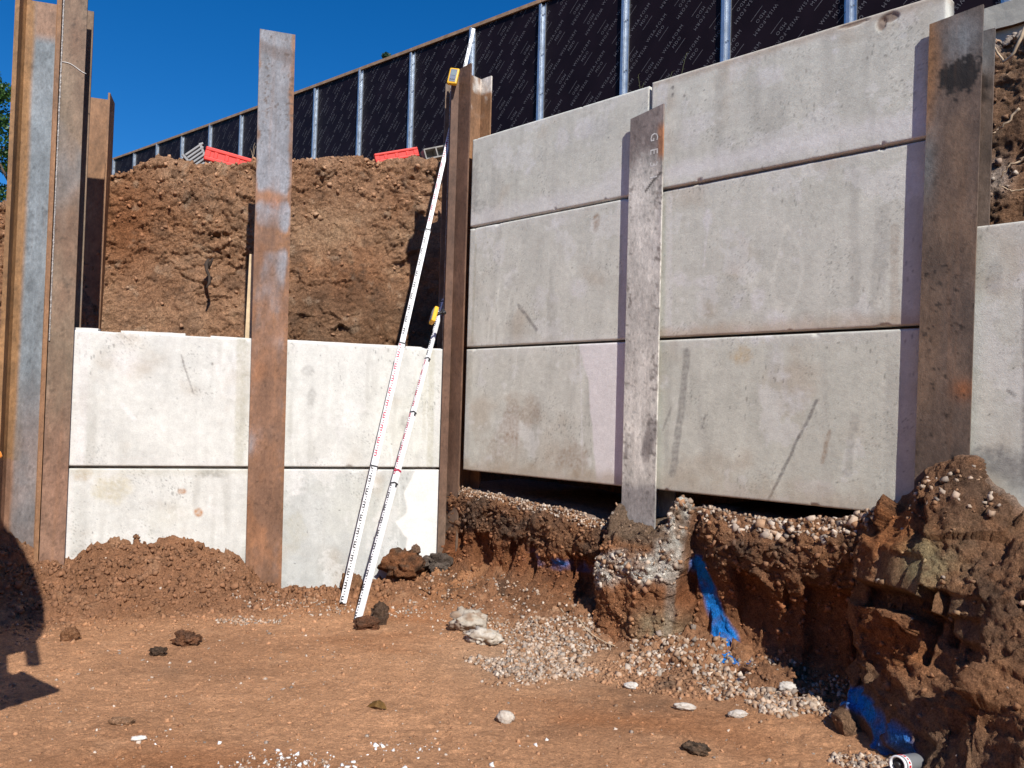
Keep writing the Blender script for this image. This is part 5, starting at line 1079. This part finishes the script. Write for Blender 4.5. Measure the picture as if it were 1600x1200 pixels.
wb = D(940, 250, 7.0)
wb = D(395, 248, 7.9); weed('tuft of dry stalks on the crest left of the grey pile', (wb.x, wb.y, wb.z - .03), [(.05, .16, 0), (-.05, .13, 0), (.02, .19, 1)], M_ROOT)

# ------------------------------------------------------------------ excavator arm reaching in from the left
ex = empty('excavator_arm', 'orange excavator arm and bucket at the left edge', 'excavator arm')
def beam(name, pts, widths, depth, mat, axis_up=(0, 0, 1)):
    bm = bmesh.new(); side = Vector((.80, -.60, 0)).normalized(); prev = None
    for k, p in enumerate(pts):
        p = Vector(p); t = (Vector(pts[min(k + 1, len(pts) - 1)]) - Vector(pts[max(0, k - 1)])).normalized(); n = side.cross(t).normalized()
        ring_ = [bm.verts.new(p + side * (a * depth / 2) + n * (b * widths[k] / 2)) for a, b in ((-1, -1), (1, -1), (1, 1), (-1, 1))]
        if prev:
            for j in range(4): bm.faces.new((prev[j], prev[(j + 1) % 4], ring_[(j + 1) % 4], ring_[j]))
        else: bm.faces.new(ring_[::-1])
        prev = ring_
    bm.faces.new(prev); bmesh.ops.bevel(bm, geom=bm.edges[:], offset=.008, segments=2, affect='EDGES'); return bm_obj(name, bm, mat, ex)
piv = Vector((-2.045, 2.60, 1.53)); elbow = Vector((-2.50, 2.90, 2.70))
beam('dipper', [piv.lerp(elbow, .24), piv.lerp(elbow, .42), piv.lerp(elbow, .75), elbow, elbow + (elbow - piv).normalized() * .35], [.20, .36, .42, .36, .18], .26, M_ORANGE)
beam('bucket_link', [piv + Vector((0, 0, .05)), piv.lerp(elbow, .26)], [.05, .05], .10, M_DSTEEL)
beam('boom', [elbow, Vector((-3.2, 2.2, 3.15)), Vector((-4.0, 1.6, 2.9)), Vector((-5.3, .6, 1.2))], [.26, .32, .34, .36], .22, M_ORANGE)
tube_obj('ram', [elbow + Vector((.10, -.10, .30)), piv + Vector((.22, -.16, .30))], [.035, .035], M_CHROME, ex, 12)
# bucket: curved shell, two cheeks, teeth
side = Vector((.80, -.60, 0)).normalized(); fw = Vector((.60, .80, 0)).normalized()
shell = [(.00, .10), (-.16, .06), (-.25, -.06), (-.25, -.22), (-.14, -.33), (.04, -.36), (.20, -.30)]
def bp_(u, v, w): return piv + fw * u + Vector((0, 0, v)) + side * w
bm = bmesh.new(); hw = .21
for (w0, nm) in ((0, None),):
    outer = [[bm.verts.new(bp_(u, v, w)) for w in (-hw, hw)] for u, v in shell]
    for k in range(len(shell) - 1): bm.faces.new((outer[k][0], outer[k][1], outer[k + 1][1], outer[k + 1][0]))
bmesh.ops.solidify(bm, geom=bm.faces[:], thickness=.02); bm_obj('bucket', bm, M_ORANGE, ex)
for w in (-hw, hw):
    bm = bmesh.new(); a = [bm.verts.new(bp_(u, v, w - .012)) for u, v in shell]; b = [bm.verts.new(bp_(u, v, w + .012)) for u, v in shell]
    bm.faces.new(a); bm.faces.new(b[::-1])
    for k in range(len(shell)): bm.faces.new((a[k], a[(k + 1) % len(shell)], b[(k + 1) % len(shell)], b[k]))
    bm_obj('bucket_cheek', bm, M_ORANGE, ex)
bm = bmesh.new(); R4 = Matrix((fw, side, Vector((0, 0, 1)))).transposed() @ Matrix.Rotation(-.35, 3, 'Y'); box_bm(bm, bp_(.22, -.293, 0), (.12, .44, .022), R4, .005); bm_obj('cutting_lip', bm, M_ORANGE, ex)
